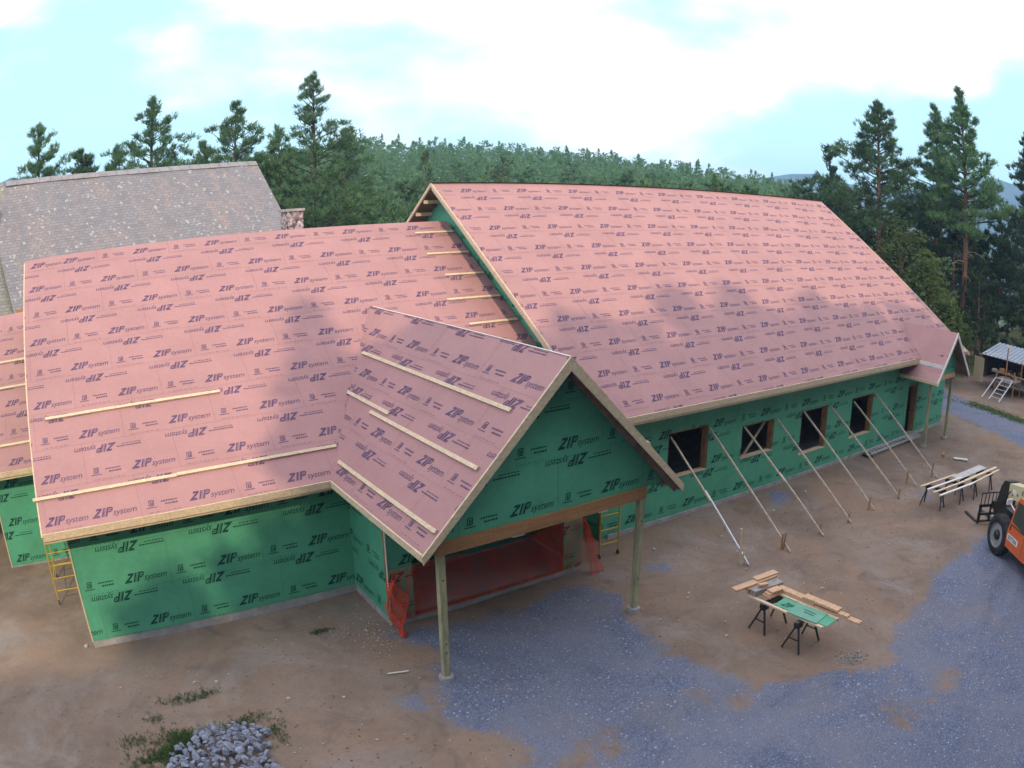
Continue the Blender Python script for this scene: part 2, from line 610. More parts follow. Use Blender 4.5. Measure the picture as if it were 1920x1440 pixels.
def ground_h(x, y):
    x = np.asarray(x, float)
    y = np.asarray(y, float)
    dx, dy = x - 0.82, y + 17.3
    d = np.hypot(dx, dy)
    az = np.degrees(np.arctan2(dx, dy))
    H = np.interp(az, [-180, -95, -60, -12, 0, 23, 37, 47, 54, 58, 62, 68, 80, 100, 140, 180], [2, 4, 6, 10, 14, 19, 15, 11, 7.5, 2, -12, -22, -26, -14, 0, 2])
    t = np.clip((d - 75) / 160, 0, 1)
    t = t * t * (3 - 2 * t)
    h = H * t
    t2 = np.clip((d - 260) / 500, 0, 1)
    h = h - (H + 60) * t2 * t2 * (3 - 2 * t2)
    # small undulation of the yard
    near = np.clip(1 - d / 80, 0, 1)
    h = h + near * (0.03 * np.sin(x * 0.7 + 1.3) * np.cos(y * 0.9) + 0.02 * np.sin(x * 1.9) * np.sin(y * 2.3 + .5) - .03)
    for (ax, ay, bx, by) in ((-1.5, -12, .6, -1.2), (.2, -12.5, 2.2, -1.9), (13.2, -8.2, 22.5, -3.6), (13.9, -9.6, 23.4, -5.2), (22, -9, 30, -4), (16, -13, 24, -11.2), (15.4, -14.6, 24.6, -12.8)):
        ex, ey = bx - ax, by - ay
        L2 = ex * ex + ey * ey
        t3 = ((x - ax) * ex + (y - ay) * ey) / L2
        dd = np.abs((x - ax) * ey - (y - ay) * ex) / math.sqrt(L2) + .15 * np.sin(t3 * 7)
        w = np.clip(np.minimum(t3, 1 - t3) * 6, 0, 1)
        h = h + w * (-.045 * np.exp(-(dd / .17) ** 2) + .022 * np.exp(-((dd - .32) / .13) ** 2))
    return h


G1 = [(7.16, -2.5), (8.06, -2.57), (8.81, -2.82), (9.37, -3.02), (10.0, -3.13), (11.1, -2.94), (11.96, -2.93), (12.51, -3.14), (12.79, -3.91), (12.5, -4.76), (12.22, -5.87), (11.91, -6.86), (12.28, -7.37), (12.35, -8.33), (12.44, -9.22), (13.4, -9.71), (14.24, -10.03), (14.62, -10.57), (15.31, -10.93), (16.45, -10.34), (17.86, -10.06), (19.32, -10.08), (20.61, -9.48), (22.55, -9.34), (24.14, -9.49), (25.28, -9.7), (26.5, -11), (40, -9), (38, -22), (14.05, -22), (7, -22), (6.9, -11), (7.09, -8.3), (7.41, -7.74), (7.29, -7.08), (6.74, -6.79), (6.61, -6.07), (6.87, -4.99), (7.34, -4.29), (7.88, -3.69), (7.57, -3.23)]
ROAD = [(41, 9), (46, 4), (44.12, 0.14), (43.22, -2.19), (42.23, -5.18), (42, -12), (36, -14), (36.9, -7.2), (38.2, -5.22), (38.98, -3.16), (39.82, -1.2), (40, 4)]
PITS = [([(8.54, -8.35), (8.99, -8.3), (9.05, -8.64), (8.71, -8.8)]), ([(14.19, -11.35), (15.1, -11.39), (16.06, -11.81), (16.42, -12.63), (15.05, -12.72), (13.83, -12.52)]), ([(11.16, -8.34), (11.65, -8.5), (11.97, -9.33), (11.24, -9.06)]),
        [(7.3, -8.5), (8.1, -8.7), (8.0, -9.6), (7.2, -9.6)]]
SPOT = [[(22.24, -1.6), (22.71, -2.12), (21.95, -2.57), (21.29, -2.48)], [(6.02, -4.96), (6.6, -5.06), (6.42, -5.63)], [(14.6, -3.2), (15.3, -3.4), (14.9, -3.9)], [(26.4, -5.6), (27.2, -5.9), (26.6, -6.4)]]


def poly_dist(px, py, poly):
    """signed distance (positive inside)"""
    P = np.array(poly)
    Q = np.roll(P, -1, 0)
    d = np.full(px.shape, 1e9)
    ins = np.zeros(px.shape, bool)
    for (ax, ay), (bx, by) in zip(P, Q):
        ex, ey = bx - ax, by - ay
        t = np.clip(((px - ax) * ex + (py - ay) * ey) / (ex * ex + ey * ey), 0, 1)
        d = np.minimum(d, np.hypot(px - ax - t * ex, py - ay - t * ey))
        c = ((ay > py) != (by > py)) & (px < (bx - ax) * (py - ay) / (by - ay + 1e-12) + ax)
        ins ^= c
    return np.where(ins, d, -d)


def gravel_mask(x, y):
    g = 0.5 + poly_dist(x, y, G1) / 1.1
    g = np.maximum(g, 0.5 + poly_dist(x, y, ROAD) / 1.2)
    for s in SPOT:
        g = np.maximum(g, 0.5 + poly_dist(x, y, s) / 0.9)
    for s in PITS:
        g = np.minimum(g, np.maximum(0.60, 0.5 - poly_dist(x, y, s) / 1.2))
    return np.clip(g, 0, 1)


def grass_mask(x, y):
    d = np.hypot(x - 0.82, y + 17.3)
    az = np.degrees(np.arctan2(x - 0.82, y + 17.3))
    g = np.clip((d - 58) / 14, 0, 1)
    # lawn strip beside the road on the far right
    g = np.maximum(g, 0.55 + poly_dist(x, y, [(43.0, -0.8), (44.1, -0.6), (43.2, -4.6), (42.3, -6.5), (41.8, -4.9)]) / 1.6)
    g = np.maximum(g, 0.5 + poly_dist(x, y, [(46, 6), (60, 14), (60, 3), (52, 2.2), (47.5, 3.2)]) / 2)
    g = np.maximum(g, 0.5 + poly_dist(x, y, [(0.52, -5.06), (0.88, -4.52), (1.33, -4.18), (1.81, -4.22), (1.55, -4.75), (0.98, -5.11)]) / 0.8)
    g = np.maximum(g, np.clip((y - 24) / 6, 0, 1))
    g = np.maximum(g, np.clip((-x - 9) / 3, 0, 1))
    g = np.maximum(g, np.clip((-y - 19) / 3, 0, 1))
    return np.clip(g, 0, 1)


def ground_material():
    m = D.materials.new('yard_ground')
    m.use_nodes = True
    nt = m.node_tree
    L = nt.links.new
    p = nt.nodes['Principled BSDF']
    p.inputs['Roughness'].default_value = 0.95
    p.inputs['Specular IOR Level'].default_value = 0.15
    tc = N(nt, 'ShaderNodeTexCoord')
    O = tc.outputs['Object']

    def noise(scale, detail=5.0, rough=0.6, dist=0.0, off=(0, 0, 0), st=(1, 1, 1)):
        mp = N(nt, 'ShaderNodeMapping')
        mp.inputs['Location'].default_value = off
        mp.inputs['Scale'].default_value = st
        L(O, mp.inputs[0])
        n = N(nt, 'ShaderNodeTexNoise', i_Scale=scale, i_Detail=detail, i_Roughness=rough, i_Distortion=dist)
        L(mp.outputs[0], n.inputs['Vector'])
        return n.outputs[0]

    def mr(x, a, b, c=0.0, d=1.0):
        r = N(nt, 'ShaderNodeMapRange', i_From_Min=a, i_From_Max=b, i_To_Min=c, i_To_Max=d)
        L(x, r.inputs[0])
        return r.outputs[0]

    def mix(f, a, b, mode='MIX'):
        x = N(nt, 'ShaderNodeMix', data_type='RGBA', blend_type=mode)
        for s, v in ((0, f), (6, a), (7, b)):
            if isinstance(v, tuple):
                x.inputs[s].default_value = (*v, 1)
            elif isinstance(v, (int, float)):
                x.inputs[s].default_value = v
            else:
                L(v, x.inputs[s])
        return x.outputs[2]

    def mth(op, a, b):
        x = N(nt, 'ShaderNodeMath', op=op)
        for s, v in ((0, a), (1, b)):
            if isinstance(v, (int, float)):
                x.inputs[s].default_value = v
            else:
                L(v, x.inputs[s])
        return x.outputs[0]

    dirt = mix(mr(noise(0.35, 6, .62, .6), .38, .62), (0.172, 0.130, 0.104), (0.235, 0.178, 0.142))
    dirt = mix(mth('MULTIPLY', mr(noise(0.22, 6, .65, .8, (13, 5, 0)), .50, .66), 0.75), dirt, (0.27, 0.185, 0.13))
    dirt = mix(mth('MULTIPLY', mr(noise(0.9, 6, .7, .9, (3, 8, 0)), .54, .70), 0.6), dirt, (0.115, 0.092, 0.088))
    dirt = mix(mth('MULTIPLY', mr(noise(0.45, 6, .7, .6, (31, 2, 0)), .50, .68), 0.6), dirt, (0.27, 0.25, 0.235))
    dirt = mix(mth('MULTIPLY', mr(noise(11, 5, .7), .52, .72), 0.45), dirt, (0.12, 0.095, 0.085))
    # wheel ruts
    wv = N(nt, 'ShaderNodeTexWave', i_Scale=0.33, i_Distortion=3.5, i_Detail=3.0)
    mpw = N(nt, 'ShaderNodeMapping')
    mpw.inputs['Rotation'].default_value = (0, 0, math.radians(118))
    L(O, mpw.inputs[0]); L(mpw.outputs[0], wv.inputs['Vector'])
    dirt = mix(mth('MULTIPLY', mr(wv.outputs[0], .86, 1.0), mth('MULTIPLY', mr(noise(0.4, 3, .5, 0, (9, 9, 0)), .45, .6), 0.15)), dirt, (0.13, 0.10, 0.09))
    # stone specks
    vo = N(nt, 'ShaderNodeTexVoronoi', i_Scale=17.0)
    L(O, vo.inputs['Vector'])
    speck = mth('MULTIPLY', mr(vo.outputs['Distance'], .16, .10), mr(noise(0.8, 3, .5, 0, (4, 4, 0)), .50, .62))
    dirt = mix(mth('MULTIPLY', speck, .55), dirt, mix(vo.outputs['Color'], (0.10, 0.09, 0.09), (0.48, 0.46, 0.44)))
    # gravel
    vg = N(nt, 'ShaderNodeTexVoronoi', i_Scale=24.0)
    L(O, vg.inputs['Vector'])
    sepc = N(nt, 'ShaderNodeSeparateColor')
    L(vg.outputs['Color'], sepc.inputs[0])
    grav = mix(mr(sepc.outputs[0], 0, 1), (0.108, 0.135, 0.215), (0.205, 0.24, 0.345))
    grav = mix(mr(sepc.outputs[1], .965, .98), grav, (0.50, 0.53, 0.60))
    grav = mix(mth('MULTIPLY', mr(vg.outputs['Distance'], .35, .6), 0.55), grav, (0.055, 0.07, 0.12))
    dust = mr(noise(0.5, 7, .7, .7, (7, 3, 0)), .36, .60)
    grav = mix(mth('MULTIPLY', mr(noise(0.7, 6, .7, .8, (17, 9, 0)), .50, .64), 0.40), grav, (0.075, 0.095, 0.15))
    grav = mix(mth('MULTIPLY', dust, 0.68), grav, (0.185, 0.195, 0.25))
    grav = mix(mth('MULTIPLY', mr(noise(0.28, 5, .6, .6, (1, 30, 0)), .54, .66), 0.5), grav, (0.20, 0.185, 0.19))
    at = N(nt, 'ShaderNodeAttribute', attribute_name='gravel')
    ag = N(nt, 'ShaderNodeAttribute', attribute_name='grass')
    e1 = mth('MULTIPLY', mth('SUBTRACT', noise(0.9, 8, .75, .9, (2, 2, 0)), 0.5), 1.9)
    gm = mr(mth('ADD', at.outputs['Fac'], e1), .36, .66)
    col = mix(gm, dirt, grav)
    gr = mix(mr(noise(2.0, 6, .7), .35, .65), (0.035, 0.055, 0.020), (0.085, 0.105, 0.045))
    e2 = mth('MULTIPLY', mth('SUBTRACT', noise(1.7, 7, .75, .5, (22, 2, 0)), 0.5), 1.6)
    col = mix(mr(mth('ADD', ag.outputs['Fac'], e2), .48, .62), col, gr)
    L(col, p.inputs['Base Color'])
    bn = N(nt, 'ShaderNodeBump', i_Strength=0.5, i_Distance=0.05)
    hh = mth('ADD', mth('MULTIPLY', noise(3.0, 8, .7, .3), 1.2), mth('MULTIPLY', mth('SUBTRACT', 0.5, vg.outputs['Distance']), mth('MULTIPLY', gm, .7)))
    L(hh, bn.inputs['Height'])
    L(bn.outputs[0], p.inputs['Normal'])
    return m


def build_ground():
    xs = np.concatenate([[-1500, -900, -400, -200, -100, -60, -40, -28, -20], np.arange(-14, 52, 0.14), [54, 57, 61, 66, 72, 80, 90, 102, 118, 136, 160, 190, 230, 280, 340, 420, 520, 700, 900, 1200, 1500]])
    ys = np.concatenate([[-1500, -600, -250, -120, -70, -45, -32, -24], np.arange(-20, 12, 0.14), [13, 15, 18, 22, 27, 33, 40, 48, 57, 67, 80, 95, 112, 130, 152, 178, 205, 235, 270, 320, 400, 520, 700, 1000, 1500]])
    X, Y = np.meshgrid(xs, ys)
    Z = ground_h(X, Y)
    nx, ny = len(xs), len(ys)
    v = np.stack([X.ravel(), Y.ravel(), Z.ravel()], 1)
    i = np.arange(nx * ny).reshape(ny, nx)
    f = np.stack([i[:-1, :-1].ravel(), i[:-1, 1:].ravel(), i[1:, 1:].ravel(), i[1:, :-1].ravel()], 1)
    me = D.meshes.new('ground')
    me.vertices.add(len(v)); me.vertices.foreach_set('co', v.ravel())
    me.loops.add(f.size); me.loops.foreach_set('vertex_index', f.ravel().astype(np.int32))
    me.polygons.add(len(f)); me.polygons.foreach_set('loop_start', np.arange(0, f.size, 4, dtype=np.int32))
    me.polygons.foreach_set('use_smooth', np.ones(len(f), bool))
    me.update(); me.validate()
    for nm, fn in (('gravel', gravel_mask), ('grass', grass_mask)):
        a = me.attributes.new(nm, 'FLOAT', 'POINT')
        a.data.foreach_set('value', fn(v[:, 0], v[:, 1]).astype(np.float32))
    me.materials.append(ground_material())
    o = D.objects.new('ground', me)
    COL.objects.link(o)
    tag(o, kind='structure')


build_ground()

# ------------------------------------------------------------------ distant mountains
def build_mountain(name, az0, az1, dist, prof, colr):
    rr = random.Random(hash(name) % 97)
    v, f = [], []
    n = 60
    rows = 7
    for i in range(n + 1):
        az = az0 + (az1 - az0) * i / n
        a = math.radians(az)
        top = 9.8 + dist * interp(az, prof[0], prof[1]) + dist * .0012 * (math.sin(i * .9) + math.sin(i * .37 + 1) + rr.uniform(-.5, .5))
        for j in range(rows):
            t = j / (rows - 1)
            d = dist * (0.72 + 0.28 * t) if j < rows - 1 else dist
            z = -62 + (top + 62) * (t ** 1.4)
            v.append((0.8 + d * math.sin(a), -17 + d * math.cos(a), z + (rr.uniform(-3, 3) if 0 < j < rows - 1 else 0)))
        v.append((0.8 + dist * 1.35 * math.sin(a), -17 + dist * 1.35 * math.cos(a), -62))
    R = rows + 1
    for i in range(n):
        for j in range(rows):
            f.append((i * R + j, (i + 1) * R + j, (i + 1) * R + j + 1, i * R + j + 1))
    mb = MB()
    mb.add(v, f)
    tag(mb.build(name, mat(name + '_woods', colr, 0.95, var=0.25, scale=0.01, fine=.2, fscale=.05), smooth=True), kind='structure')


build_mountain('mountain', 48, 100, 1250, ([48, 52, 53.9, 56, 58, 62, 66, 68, 69.5, 71, 73, 78, 100], [.030, .044, .0515, .053, .047, .040, .050, .066, .0765, .075, .068, .06, .05]), (0.03, 0.065, 0.085))
build_mountain('mountain_beyond', -30, 20, 1050, ([-30, -8, -5.5, -4.2, -3.5, 0, 20], [.05, .07, .080, .0865, .083, .07, .05]), (0.035, 0.06, 0.045))

# ------------------------------------------------------------------ the building under construction
PL = math.radians(33.67)
CP, SP = math.cos(PL), math.sin(PL)
bld = empty('unfinished_building', (0, 0, 0), 0, 'large unfinished building with pink roof sheathing and green wall sheathing, and gabled porch', 'building')
AZ = math.radians(-1.439)
BM = Matrix.Translation((14, 0, 0)) @ Matrix.Rotation(AZ, 4, 'Z') @ Matrix.Translation((-14, 0, 0))
WALLM = [MAT['green'], MAT['ink_green'], MAT['ink_gfaint'], MAT['wood_in']]
ROOFM = [MAT['pink'], MAT['ink_pink'], MAT['ink_faint'], MAT['soffit'], MAT['lumber']]


def place_big(o):
    o.matrix_local = BM
    return o


def roof_slab(name, O, U, V, poly, rows=None, inv=-0.15, extra=(), skip={}, thick=0.20, parent=bld, big=False, seed=1, matsl=None, rag=False):
    """poly in (u, v) coordinates ccw; O origin, U unit along eave, V unit up the slope"""
    O, U, V = Vector(O), Vector(U), Vector(V)
    Nn = U.cross(V).normalized()
    mb = MB()
    n = len(poly)
    top = [O + U * u + V * v for u, v in poly]
    dn = Vector((0, 0, -thick / max(.3, Nn.z)))
    mb.face(top, 0)
    mb.face([p + dn for p in reversed(top)], 3)
    for i in range(n):
        j = (i + 1) % n
        mb.face([top[i], top[i] + dn, top[j] + dn, top[j]], 4)
    if rows:
        F = lambda u, v: O + U * u + V * v + Nn * 0.004
        prints(mb, rows, [poly], F, inv, extra=extra, skip=skip, seed=seed)
    o = mb.build(name, ROOFM, parent)
    if big:
        place_big(o)
    return o


def fascia(name, a, b, h, w, parent, upv=(0, 0, 1), m='lumber', seg=3.6, seed=0, big=False):
    """a run of boards from a to b (centre line), butt jointed"""
    a, b = Vector(a), Vector(b)
    L = (b - a).length
    mb = MB()
    r = random.Random(seed)
    t = 0
    while t < L - .01:
        e = min(L, t + seg * r.uniform(.8, 1.2))
        if L - e < .8:
            e = L
        A, B = a + (b - a) * (t / L), a + (b - a) * ((e - .006) / L)
        mb.beam(A, B, w, h, upv)
        t = e
    return mb.build(name, MAT[m], parent)


# ---- left wing roof
LX0, LX1, OL, EL, SL = -0.583, 14.80, 0.542, 3.393, 10.425
lrO, lrV = (0, -OL, EL), (0, CP, SP)
roofL = roof_slab('roof', lrO, (1, 0, 0), lrV, [(LX0, 0), (LX1, 0), (LX1, SL), (LX0, SL)],
                  [(0.182 + 1.22 * i, (0.79 if i % 2 == 0 else -0.41)) for i in range(9)], extra=[(-0.44, 0.182), (-0.36, 0.182 + 1.22 * 8)], skip={0: 0.72, 8: .8})
roofL['label'] = 'pink sheathed slope of the lower front wing, print running along it'
yr = -OL + SL * CP
zr = EL + SL * SP
roofLb = roof_slab('roof', (0, yr, zr), (-1, 0, 0), (0, -CP, SP), [(-LX1, -SL), (-LX0, -SL), (-LX0, -.02), (-LX1, -.02)], thick=.2)
fascia('fascia', (LX0, -OL - .02, EL - .085), (6.70, -OL - .02, EL - .085), .175, .04, roofL, seed=4)
# left rake board
fascia('rake_board', (LX0 - .02, -OL, EL - .12), (LX0 - .02, yr, zr - .12), .16, .035, roofL, seed=5)


def cleat(O, U, V, a, b, v, parent, seed=0, w=.085, h=.042, m='lumber', big=False):
    O, U, V = Vector(O), Vector(U), Vector(V)
    Nn = U.cross(V).normalized()
    A = O + U * a + V * v + Nn * (h / 2 + .006)
    B = O + U * b + V * (v + random.Random(seed).uniform(-.02, .02)) + Nn * (h / 2 + .006)
    mb = MB()
    mb.beam(A, B, w, h, Nn)
    o = mb.build('roof_cleat', MAT[m], parent)
    return o


def sv(y): return (y + OL) / CP


for a, b, y in [(-0.70, 3.05, .27), (3.06, 7.2, .28), (-0.12, 4.76, 2.32), (13.2, 14.745, 7.53), (13.12, 14.745, 6.48), (13.26, 14.745, 5.47), (12.74, 14.745, 4.44), (12.95, 14.745, 3.41)]:
    cleat(lrO, (1, 0, 0), lrV, a, b, sv(y), roofL, int(a * 10))

# ---- big wing roof
BX0, BX1, OB, EB, SB = 14.062, 37.935, 1.756, 3.92, 12.056
PB = math.radians(33.691)
cB, sB = math.cos(PB), math.sin(PB)
brO, brV = (0, -OB, EB), (0, cB, sB)
roofB = roof_slab('roof', brO, (1, 0, 0), brV, [(BX0, 0), (BX1, 0), (BX1, SB), (BX0, SB)],
                  [(0.386 + 1.22 * (10 - i), (16.20 if i % 2 == 0 else 17.42)) for i in range(1, 11)], inv=-0.12, big=True, seed=3, thick=.22,)
roofB['label'] = 'pink sheathed slope of the long main hall'
ybr, zbr = -OB + SB * cB, EB + SB * sB
roofBb = roof_slab('roof', (0, ybr, zbr), (-1, 0, 0), (0, -cB, sB), [(-BX1, -SB), (-BX0, -SB), (-BX0, -.02), (-BX1, -.02)], big=True, thick=.13)
fascia('fascia', (BX0, -OB - .02, EB - .09), (31.95, -OB - .02, EB - .09), .19, .04, roofB, seed=8, seg=2.6)
fascia('rake_board', (BX0 - .02, -OB - .03, EB - .065), (BX0 - .02, ybr, zbr - .065), .115, .04, roofB, seed=9)
fascia('rake_board', (BX1 + .02, -OB - .03, EB - .12), (BX1 + .02, ybr, zbr - .12), .2, .04, roofB, seed=10)
fascia('rake_board', (BX0 - .02, ybr, zbr - .065), (BX0 - .02, ybr + SB * cB, zbr - SB * sB - .065), .115, .04, roofBb, seed=11)
mb = MB()
for k in range(1, 14):      # lookouts under the rear rake
    s = k * .85
    y, z = ybr + s * cB, zbr - s * sB - .23
    mb.beam((BX0 + .03, y, z), (14.74, y, z), .09, .14)
for k in range(0, 14):
    s = k * .85 + .3
    y, z = ybr - s * cB, zbr - s * sB - .22
    mb.beam((BX0 + .03, y, z), (14.74, y, z), .05, .08)
build_each(mb, 'lookout', MAT['lumber'], roofBb)
mb = MB()
mb.box((BX0, ybr - .09, zbr + .0), (BX1, ybr + .09, zbr + .02))
mb.build('ridge_strip', MAT['dark'], roofBb)


# ---- walls
def wall(name, O, U, W, z0, z1, holes=(), thick=0.16, rows=None, inv=-.95, parent=bld, big=False, seed=1, poly=None, label=None, inv_dv=-.43, backm=3):
    """vertical wall: O origin, U unit along it; outside normal = U x Z. cells around rectangular holes (u0,u1,z0,z1)"""
    O, U = Vector(O), Vector(U)
    Nn = U.cross(Vector((0, 0, 1)))
    mb = MB()
    P = lambda u, z, d=0.0: O + U * u + Vector((0, 0, z)) - Nn * d
    regs = []
    if poly:
        regs = [poly]
        mb.face([P(u, z) for u, z in poly], 0)
        mb.face([P(u, z, thick) for u, z in reversed(poly)], backm)
        for i in range(len(poly)):
            (a, b), (c, d) = poly[i], poly[(i + 1) % len(poly)]
            mb.face([P(a, b), P(a, b, thick), P(c, d, thick), P(c, d)], 3)
    else:
        us = sorted(set([W[0], W[1]] + [h[0] for h in holes] + [h[1] for h in holes]))
        for i in range(len(us) - 1):
            a, b = us[i], us[i + 1]
            hs = sorted([(h[2], h[3]) for h in holes if h[0] <= a + 1e-6 and h[1] >= b - 1e-6])
            z = z0
            segs = []
            for (p, q) in hs:
                if p > z + 1e-6:
                    segs.append((z, p))
                z = q
            if z < z1:
                segs.append((z, z1))
            for (p, q) in segs:
                regs.append([(a, p), (b, p), (b, q), (a, q)])
                mb.face([P(a, p), P(b, p), P(b, q), P(a, q)], 0)
                mb.face([P(b, p, thick), P(a, p, thick), P(a, q, thick), P(b, q, thick)], backm)
        for h in holes:
            a, b, p, q = h
            for (s, t, s2, t2) in ((a, p, b, p), (b, p, b, q), (b, q, a, q), (a, q, a, p)):
                mb.face([P(s, t, .012), P(s2, t2, .012), P(s2, t2, thick), P(s, t, thick)], 3)
                mb.face([P(s, t), P(s2, t2), P(s2, t2, .012), P(s, t, .012)], 2)
        a, b = W
        mb.face([P(a, z0), P(a, z0, thick), P(a, z1, thick), P(a, z1)][::-1], 3)
        mb.face([P(b, z0), P(b, z0, thick), P(b, z1, thick), P(b, z1)], 3)
    if rows:
        F = lambda u, v: O + U * u + Vector((0, 0, v)) + Nn * 0.004
        prints(mb, rows, regs, F, inv, seed=seed, invdv=inv_dv)
    o = mb.build(name, WALLM, parent)
    if big:
        place_big(o)
    if label:
        o['label'] = label
    return o


wall('wall', (0, 0, 0), (1, 0, 0), (0, 14.9), 0.2, 3.5, rows=[(.36, 1.66), (1.58, 1.26), (2.83, 1.66)], seed=5, label='green front wall of the lower wing with dappled light')
# corner board
mb = MB()
mb.box((-.035, -.012, .2), (.0, .16, 3.3))
mb.build('corner_board', MAT['lumber'], bld)
mb = MB()
mb.box((-.012, .01, 0 - .3), (13.0, .3, .2))
mb.box((7.31, -2.19, -.3), (7.5, 0.01, .2))
mb.box((7.5, -2.19, -.3), (13.05, -1.95, .11))
mb.box((12.9, -1.95, -.3), (13.05, 0.01, .2))
mb.box((-.012, .3, -.3), (.2, 16.8, .2))
mb.build('foundation', MAT['concrete'], bld)
# left gable of the lower wing (faces -x)
zrf = lambda y: EL + (min(y, 2 * yr - y) + OL) * math.tan(PL) - .24
wall('wall', (0, 16.75, 0), (0, -1, 0), None, 0, 0, poly=[(0.1, .2), (16.58, .2), (16.58, zrf(.17)), (16.75 - yr, zrf(yr)), (0.1, zrf(16.65))], rows=[(.4 + 1.22 * k, .5 + 1.2 * (k % 2)) for k in range(7)])
wall('wall', (14.9, 16.8, 0), (-1, 0, 0), (0, 14.9), .2, 3.3)
# vestibule
wall('wall', (7.3, 0, 0), (0, -1, 0), (0.004, 2.038), .2, 3.62, rows=[(.36, .1), (1.58, -.35), (2.8, .1)], seed=6)
wall('wall', (7.3, -2.2, 0), (1, 0, 0), (0, 5.77), .115, 3.62, holes=[(.65, 5.13, .115, 2.45)], rows=[(.4, -1.5), (1.6, 5.2), (2.8, .5)], seed=7, label='green entrance wall behind the porch with a wide opening')
wall('wall', (13.07, -2.2, 0), (0, 1, 0), (0.163, 2.19), .2, 3.62)
mb = MB()
mb.box((7.275, -2.235, .45), (7.298, -2.2, 3.0))
mb.build('corner_strip', MAT['white'], bld)
# floors inside
mb = MB()
mb.box((7.5, -1.95, -.2), (12.9, .0, .12)); mb.box((.2, .3, -.2), (14.8, 16.7, .12))
mb.build('floor', MAT['slab'], bld)
# vestibule inner partition (dark room behind)
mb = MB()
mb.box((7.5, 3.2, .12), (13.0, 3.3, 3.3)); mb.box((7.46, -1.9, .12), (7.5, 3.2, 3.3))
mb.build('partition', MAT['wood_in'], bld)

# big wing walls (local frame rotated by BM)
BW = (14.71, 37.2)
HOLES = [(17.27, 19.07, 1.39, 2.90), (20.77, 22.54, 1.40, 2.56), (24.22, 25.98, .86, 2.56), (27.80, 29.55, .87, 2.56), (32.92, 33.95, .12, 2.45)]
wall('wall', (0, -1.05, 0), (1, 0, 0), BW, .04, 4.2, holes=HOLES, rows=[(.30, 18.1), (1.54, 19.3), (2.76, 19.3)], big=True, seed=9, inv=-.9, label='long green wall of the main hall with window openings')
zbf = lambda y: EB + (min(y, 2 * ybr - y) + OB) * math.tan(PB) - .165
yb2 = 2 * ybr + 1.05
wall('wall', (14.75, yb2, 0), (0, -1, 0), None, 0, 0, poly=[(0, .0), (yb2 + .885, .0), (yb2 + .885, zbf(-.885)), (yb2 - ybr, zbf(ybr)), (0, zbf(yb2))], big=True,
     rows=[(.3 + 1.22 * k, .3 + 1.2 * (k % 2)) for k in range(9)], seed=12, label='green gable wall rising between the two pink roofs')
wall('wall', (37.2, -1.05, 0), (0, 1, 0), None, 0, 0, poly=[(0.165, .0), (yb2 + .9, .0), (yb2 + .9, zbf(yb2 - .15)), (ybr + 1.05, zbf(ybr)), (0.165, zbf(-.885))], big=True)
wall('wall', (37.2, yb2, 0), (-1, 0, 0), (0, 22.4), .04, 3.7, big=True, holes=[(2.2, 5.0, .5, 2.9), (6.4, 9.4, .1, 2.9), (10.8, 13.6, .5, 2.9), (15, 18.4, .1, 2.9)])  # unseen rear openings, widened to let more daylight into the hall
mb = MB()
mb.box((14.75, -1.04, -.3), (37.21, -.9, .16))
mb.box((14.95, -1.10, -.3), (32.9, -1.04, .12))
mb.box((33.96, -1.10, -.3), (37.2, -1.04, .12))
mb.box((14.8, -.8, -.2), (37.1, yb2 - .2, .06))
place_big(mb.build('foundation', MAT['concrete'], bld))
mb = MB()
mb.box((32.92, -1.55, -.3), (33.95, -1.06, .1))
place_big(mb.build('door_step', MAT['concrete'], bld))
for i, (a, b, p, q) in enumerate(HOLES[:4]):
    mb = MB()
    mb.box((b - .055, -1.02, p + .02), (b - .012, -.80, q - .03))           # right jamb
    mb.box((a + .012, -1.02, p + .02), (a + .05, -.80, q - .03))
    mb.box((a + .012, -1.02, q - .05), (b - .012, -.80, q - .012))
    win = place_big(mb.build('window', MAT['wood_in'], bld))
    win['label'] = ['rough window opening beside the porch, the highest one', 'rough window opening crossed by an inner diagonal board', 'third rough window opening, taller than wide', 'narrow looking rough window opening nearest the far door'][i]
    mb = MB()
    mb.box((a + .0, -1.075, p - .002), (b, -.84, p + .022))
    mb.build('sill', MAT['lumber'], win)
mb = MB()
mb.box((33.85, -1.03, .1), (33.94, -.75, 2.43)); mb.box((32.93, -1.03, .1), (32.98, -.75, 2.43)); mb.box((32.98, -1.03, 2.38), (33.85, -.75, 2.43))
place_big(mb.build('doorway', MAT['wood_in'], bld))
# inner studs and diagonal board seen through the openings
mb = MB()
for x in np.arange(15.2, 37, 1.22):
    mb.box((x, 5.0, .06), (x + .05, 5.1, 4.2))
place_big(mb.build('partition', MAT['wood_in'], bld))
mb = MB()
mb.beam((22.45, -.72, 2.45), (21.25, -.55, 1.0), .10, .04, (0, 1, 0))
place_big(mb.build('diagonal_board', MAT['lumber'], bld))

# ---- front porch
RX, RY, RZ, PW = 10.092, -5.365, 6.768, 3.391
PP = math.atan2(RZ - EL, PW)
cp, sp = math.cos(PP), math.sin(PP)
SW = math.hypot(RZ - EL, PW)
ybk = -OL + (RZ - EL) / math.tan(PL)
